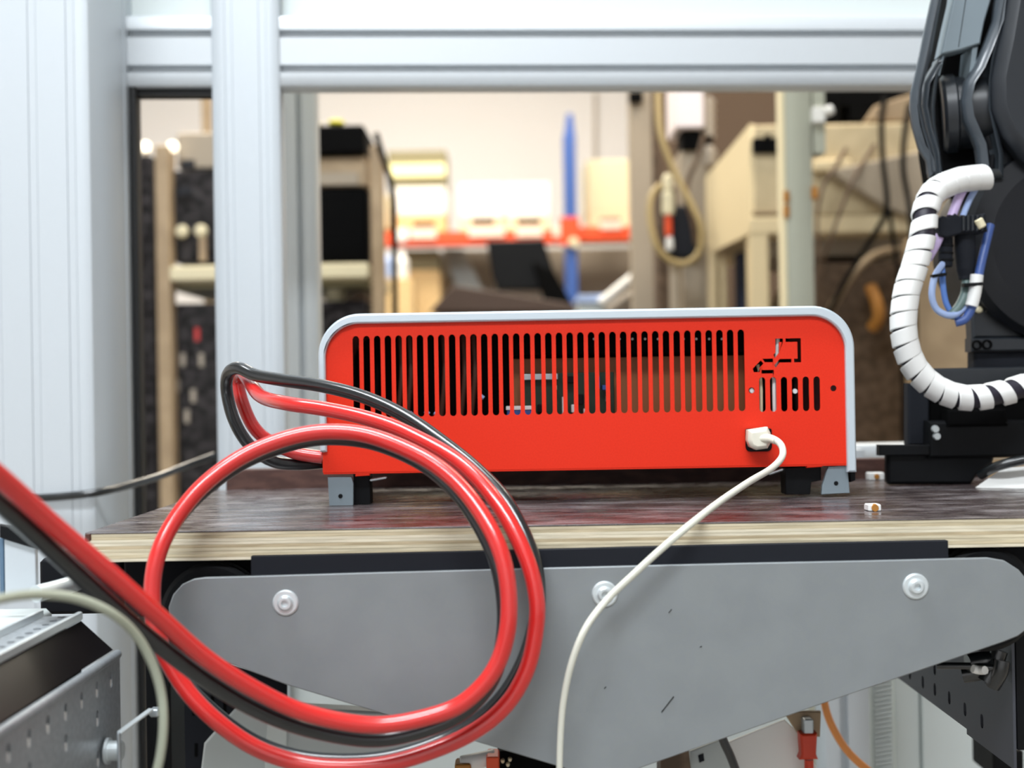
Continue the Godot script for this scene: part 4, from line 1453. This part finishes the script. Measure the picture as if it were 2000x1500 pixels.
	t = thing("olive_carton", "olive carton with a bright cream stripe on top of the left white crate", "carton")
	pbox(757, 294, 872, 364, 6.14, 6.4, 0.005)
	obj("carton_body", M.olive, t)
	pbox(761, 320, 870, 345, 6.13, 6.14, 0.002)
	obj("cream_stripe", mat(Color(0.98, 0.96, 0.74), 0.6), t)
	pbox(735, 378, 758, 448, 6.1, 6.3, 0.01)
	one("cream_canister", M.cream, "small cream canister at the far left of the orange beam", "canister")
	# ---- below the beam
	fbox(862, 486, 1262, 6.6, 7.3)
	one("grey_cabinet", M.grey_box, "wide grey-beige cabinet below the orange beam at the far wall", "cabinet")
	t = thing("cardboard_box", "tall cardboard box with khaki top below the left end of the orange beam", "box")
	fbox(765, 528, 860, 6.1, 6.55)
	obj("carton", M.card, t)
	pbox(780, 488, 858, 527, 6.12, 6.5, 0.004)
	obj("khaki_top", M.olive, t)
	prism(poly([865, 486, 905, 486, 960, 600, 965, 1100, 905, 1100, 890, 560], 6.3), -6.3, -6.33, 0.004)
	for i in V.size():
		if V[i].y < 0.7:
			V[i].y = 0.0
	one("leaning_panel", M.pale, "pale grey panel leaning below the orange beam left of the black monitor", "panel")
	t = thing("low_carton", "low cardboard carton carrying two white bottles, behind the hanging black cable", "box")
	fbox(742, 545, 806, 5.8, 6.0)
	obj("carton", M.card, t)
	for q in [[757, "left of the hanging black cable"], [786, "right of the hanging black cable"]]:
		t = thing("white_bottle", "white bottle on the low carton " + q[1], "bottle", "bottles on the low carton")
		lathe(at(q[0], 545, 5.86), Vector3.UP, [[0, 0], [0.026, 0.0], [0.03, 0.01], [0.03, 0.08], [0.014, 0.105], [0.012, 0.112], [0, 0.112]], 18)
		obj("bottle_body", M.pale_blue if q[0] < 770 else M.white, t)
		cyl(at(q[0], 545, 5.86) + Vector3(0, 0.112, 0), at(q[0], 545, 5.86) + Vector3(0, 0.132, 0), 0.013, 14)
		obj("cap", M.white, t)
	# ---- desk with monitor
	t = thing("brown_desk", "dark brown desk behind the power supply carrying the black monitor", "desk")
	var dl := at(852, 600, 4.05)
	var dr := at(1128, 600, 4.05)
	box(Vector3(dl.x, dl.y - 0.03, -4.75), Vector3(dr.x, dl.y, -4.05), 0.003)
	obj("desk_top", M.desk, t)
	for x in [dl.x + 0.03, dr.x - 0.06]:
		for z in [-4.1, -4.7]:
			box(Vector3(x, 0, z - 0.03), Vector3(x + 0.03, dl.y - 0.03, z), 0.002)
			obj("desk_leg", M.black, t)
	prism(poly([838, 609, 886, 557, 960, 568, 1108, 592, 1112, 609], 3.98), -3.98, -4.04, 0.004)
	one("brown_box", M.desk, "dark brown slanted box lid rising just behind the power supply's top edge", "lid")
	t = thing("monitor", "black monitor seen from behind on a slanting arm, beyond the power supply", "monitor")
	prism(poly([950, 470, 1062, 467, 1082, 530, 1100, 566, 972, 566, 962, 540], 4.3), -4.3, -4.35, 0.006)
	obj("housing", M.black, t)
	prism(poly([1040, 510, 1082, 530, 1122, 600, 1066, 600], 4.27), -4.27, -4.3, 0.004)
	obj("stand_arm", M.void, t)
	box(Vector3(at(1040, 600, 4.2).x, dl.y, -4.4), Vector3(at(1124, 600, 4.2).x, dl.y + 0.015, -4.2), 0.003)
	obj("stand_foot", M.black, t)
	t = thing("grey_bin", "blue-grey bin with white tubes leaning in it, right of the black monitor", "bin")
	fbox(1130, 590, 1200, 3.75, 3.95)
	obj("bin_body", M.pale, t)
	pbox(1128, 575, 1202, 590, 3.74, 3.96)
	obj("bin_rim", M.pale_blue, t)
	for q in [[1172, 592, 1238, 538, "upper"], [1184, 606, 1238, 568, "lower"]]:
		cyl(at(q[0], q[1], 3.73), at(q[2], q[3], 3.73), 0.0125, 14, 0.002)
		one("white_tube", M.white if q[4] == "upper" else M.grey_box, ("white tube slanting up from the grey bin, the upper of two" if q[4] == "upper" else "greyish tube slanting up from the grey bin, the lower of two"), "tube")
	# ---- column and the control station
	var cl := at(1233, 400, 3.45)
	var cr := at(1276, 400, 3.45)
	box(Vector3(cl.x, 0, -3.52), Vector3(cr.x, 3.6, -3.45), 0.004)
	t = thing("tan_column", "tan square column between the white wall and the control station", "column")
	obj("column_body", M.tan_grey, t)
	box(Vector3(cr.x, 0, -3.53), Vector3(cr.x + 0.022, 3.6, -3.47), 0.002)
	obj("side_channel", M.dark_brown, t)
	pbox(1229, 178, 1256, 197, 3.42, 3.45)
	obj("black_sensor", M.void, t)
	t = thing("control_station", "tan control station stand right of the column with a white box on top", "machine")
	fbox(1328, 292, 1402, 3.12, 3.3)
	obj("stand", M.tan_grey, t)
	pbox(1318, 120, 1375, 250, 3.08, 3.25, 0.006)
	obj("white_box", mat(Color(0.93, 0.89, 0.9), 0.5), t)
	pbox(1332, 250, 1370, 292, 3.1, 3.2, 0.004)
	obj("black_plug", M.void, t)
	pbox(1376, 186, 1392, 266, 3.12, 3.2, 0.004)
	obj("ribbed_connector", M.grey_box, t)
	for i in 5:
		cyl(at(1391, 194 + i * 16, 3.14), at(1391, 206 + i * 16, 3.14), 0.007, 12, 0.002)
		obj("connector_rib", M.grey_box, t)
	pbox(1376, 266, 1392, 280, 3.12, 3.2, 0.002)
	obj("connector_neck", M.void, t)
	lathe(at(1385, 300, 3.1), Vector3.UP, [[0, -0.03], [0.012, -0.026], [0.014, 0.0], [0.012, 0.018], [0, 0.022]], 14)
	obj("knob", M.grey_box, t)
	fbox(1282, 365, 1328, 3.2, 3.3)
	obj("dark_side", M.dark_brown, t)
	pbox(1300, 400, 1366, 505, 3.09, 3.12, 0.01)
	obj("dark_hatch", M.rubber, t)
	t = thing("spray_bottle", "cream bottle with orange and white tip hanging on the control station", "bottle")
	lathe(at(1305, 420, 3.06), Vector3.UP, [[0, 0], [0.013, 0.0], [0.015, 0.006], [0.015, 0.05], [0.009, 0.058], [0.012, 0.062], [0.012, 0.09], [0.006, 0.098], [0, 0.1]], 16)
	obj("bottle_body", M.cream, t)
	lathe(at(1306, 462, 3.06), Vector3.UP, [[0, 0], [0.007, 0.0], [0.009, 0.01], [0.008, 0.052], [0, 0.053]], 14)
	obj("orange_sleeve", M.orange, t)
	lathe(at(1308, 488, 3.06), Vector3.UP, [[0, 0], [0.009, 0.0], [0.009, 0.02], [0.006, 0.032], [0, 0.032]], 14)
	obj("white_tip", M.white, t)
	tube(path([1285, 180, 3.08, 1290, 260, 3.05, 1315, 330, 3.04, 1348, 395, 3.03, 1368, 440, 3.02, 1366, 490, 3.02, 1340, 514, 3.02, 1308, 508, 3.02, 1282, 480, 3.02, 1270, 430, 3.03, 1272, 385, 3.04, 1290, 360, 3.05]), 0.0075, 12, 7)
	one("coiled_hose", M.hose, "tan hose hanging in a loop in front of the control station", "hose")
	tube(path([1376, 262, 3.04, 1362, 310, 3.04, 1345, 350, 3.05, 1342, 390, 3.05, 1352, 430, 3.05, 1360, 480, 3.06]), 0.006, 10, 6)
	one("station_cable", M.dark_brown, "dark cable dropping from the ribbed connector of the control station", "cable")
	for q in [[1318, 512, 0.014, M.tan_grey, "pale pipe rising under the tan hose loop"], [1392, 478, 0.013, M.beige, "beige pipe standing beside the beige machine's left flank"], [1412, 500, 0.009, M.beige, "thin beige pipe nearest the blue-black panel under the beige machine"]]:
		var pt := at(q[0], q[1], 3.05)
		cyl(Vector3(pt.x, 0, pt.z), pt, q[2], 14, 0.003)
		one("floor_pipe", q[3], q[4], "pipe")
	# ---- beige machine
	t = thing("beige_machine", "large beige machine with chamfered left flank and dark slot, right background", "machine")
	pbox(1466, 241, 1830, 420, 2.9, 3.6, 0.006)
	obj("housing", M.beige, t)
	pbox(1462, 420, 1830, 456, 2.888, 3.6, 0.006)
	obj("lower_apron", M.beige_light, t)
	var f1 := at(1465, 242, 2.895)
	var f2 := at(1465, 455, 2.895)
	var b1 := at(1378, 346, 3.06)
	var b2 := at(1380, 498, 3.06)
	var nn := (b1 - f1).cross(f2 - f1).normalized()
	if nn.z < 0:
		nn = -nn
	for s in [0.0, 1.0]:
		var off: Vector3 = nn * -0.012 * s
		quad(f1 + off, f2 + off, b2 + off, b1 + off, nn if s == 0.0 else -nn)
	for e in [[f1, f2], [f2, b2], [b2, b1], [b1, f1]]:
		var m2: Vector3 = (e[0] + e[1]) / 2 - (f1 + f2 + b1 + b2) / 4
		quad(e[0], e[1], e[1] - nn * 0.012, e[0] - nn * 0.012, m2.normalized())
	obj("side_panel", M.beige_light, t)
	pbox(1471, 268, 1540, 298, 2.885, 2.9, 0.003)
	obj("dark_slot", M.void, t)
	lathe(at(1499, 268, 2.885), Vector3.BACK, [[0, 0.01], [0.006, 0.009], [0.007, 0.0]], 12)
	obj("slot_latch", M.void, t)
	pbox(1470, 412, 1535, 418, 2.892, 2.9)
	obj("panel_joint", M.tan, t)
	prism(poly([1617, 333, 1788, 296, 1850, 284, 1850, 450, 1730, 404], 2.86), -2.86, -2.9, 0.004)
	obj("grey_wedge", M.tan_grey, t)  # grey wedge shape laid on the housing front
	pbox(1590, 310, 1665, 334, 2.87, 2.9, 0.006)
	obj("cream_pad", M.beige_light, t)
	for q in [[1464, 1501, 2.89], [1790, 1825, 2.89]]:
		fbox(q[0], 456, q[1], q[2], 2.94)
		obj("machine_leg", M.beige_light, t)
		fbox(q[0], 456, q[1], 3.5, 3.55)
		obj("machine_leg", M.beige_light, t)
	pbox(1501, 462, 1790, 500, 3.0, 3.4, 0.004)
	obj("drip_tray", M.tan_grey, t)
	fbox(1440, 492, 1460, 3.1, 3.15)
	one("blue_panel_edge", mat(Color(0.1, 0.14, 0.24), 0.5), "narrow blue-black panel edge left of the beige machine's front leg", "panel")
	prism(poly([1502, 600, 1540, 535, 1548, 620, 1548, 900, 1502, 900], 3.42), -3.42, -3.44, 0.003)
	for i in V.size():
		if V[i].y < 0.9:
			V[i].y = 0.0
	one("inner_plate", M.beige, "beige plate with slanting top beside the beige machine's front leg", "plate")
	fbox(1598, 512, 1776, 2.95, 3.35)
	one("brown_cabinet", M.dark_brown, "brown cabinet under the beige machine, right of the power supply", "cabinet")
	fbox(1772, 462, 2150, 2.62, 2.65)
	one("tan_cabinet", M.tan, "tan cabinet seen inside the white hose loop behind the robot", "cabinet")
	pbox(1606, 178, 1640, 236, 2.93, 3.1)
	var k := V.size()
	pbox(1606, 150, 1800, 206, 2.95, 3.1)
	pbox(1660, 206, 1750, 236, 2.95, 3.1)
	one("cable_tray", M.void, "black cable tray lying on top of the beige machine", "cable tray")
	prism(poly([1690, 236, 1712, 205, 1790, 180, 1830, 180, 1830, 236], 2.92), -2.92, -2.95, 0.003)
	one("tan_cover", M.tan, "tan sloping cover in front of the black cable tray", "cover")
	for q in [[[1728, 190, 2.925, 1722, 235, 2.84, 1724, 310, 2.82, 1732, 405, 2.82, 1706, 460, 2.82, 1668, 520, 2.82, 1640, 570, 2.82, 1618, 620, 2.82, 1605, 700, 2.82, 1600, 1000, 2.85], 0.0062, M.void, "long black cable in front of the beige machine, bending left to the power supply"],
		[[1737, 410, 2.806, 1742, 450, 2.8, 1752, 520, 2.8, 1762, 640, 2.8, 1766, 1000, 2.82], 0.005, M.void, "black cable branching right from the long black cable"],
		[[1776, 205, 2.915, 1766, 270, 2.84, 1764, 330, 2.82, 1774, 390, 2.82, 1782, 470, 2.58, 1786, 600, 2.57, 1790, 1000, 2.58], 0.0062, M.void, "black cable nearest the robot's elbow in front of the beige machine"],
		[[1652, 290, 2.892, 1628, 330, 2.85, 1606, 370, 2.84, 1596, 430, 2.84, 1598, 500, 2.84, 1590, 700, 2.86], 0.0042, M.dark_brown, "thin brown cable close to the grey post on the beige machine"],
		[[1708, 282, 2.892, 1672, 340, 2.84, 1646, 400, 2.83, 1622, 470, 2.83, 1606, 530, 2.86, 1600, 700, 2.87], 0.0042, M.dark_brown, "thin brown cable slanting across the grey wedge"],
		[[1756, 486, 2.88, 1712, 496, 2.87, 1672, 528, 2.87, 1640, 575, 2.88, 1618, 640, 2.9, 1610, 900, 2.92], 0.009, M.tan, "thick tan cable arching over the brown cabinet"],
		[[1700, 560, 2.9, 1712, 590, 2.88, 1716, 620, 2.88, 1704, 640, 2.9], 0.014, M.amber, "amber bent hose piece on the front of the brown cabinet"]]:
		tube(path(q[0]), q[1], 10, 6)
		one("machine_cable", q[2], q[3], "cable")
	prism(poly([1160, 180, 1166, 180, 1166, 420, 1160, 420], 7.58), -7.58, -7.6)
	struct("trim_1", M.grey_box)
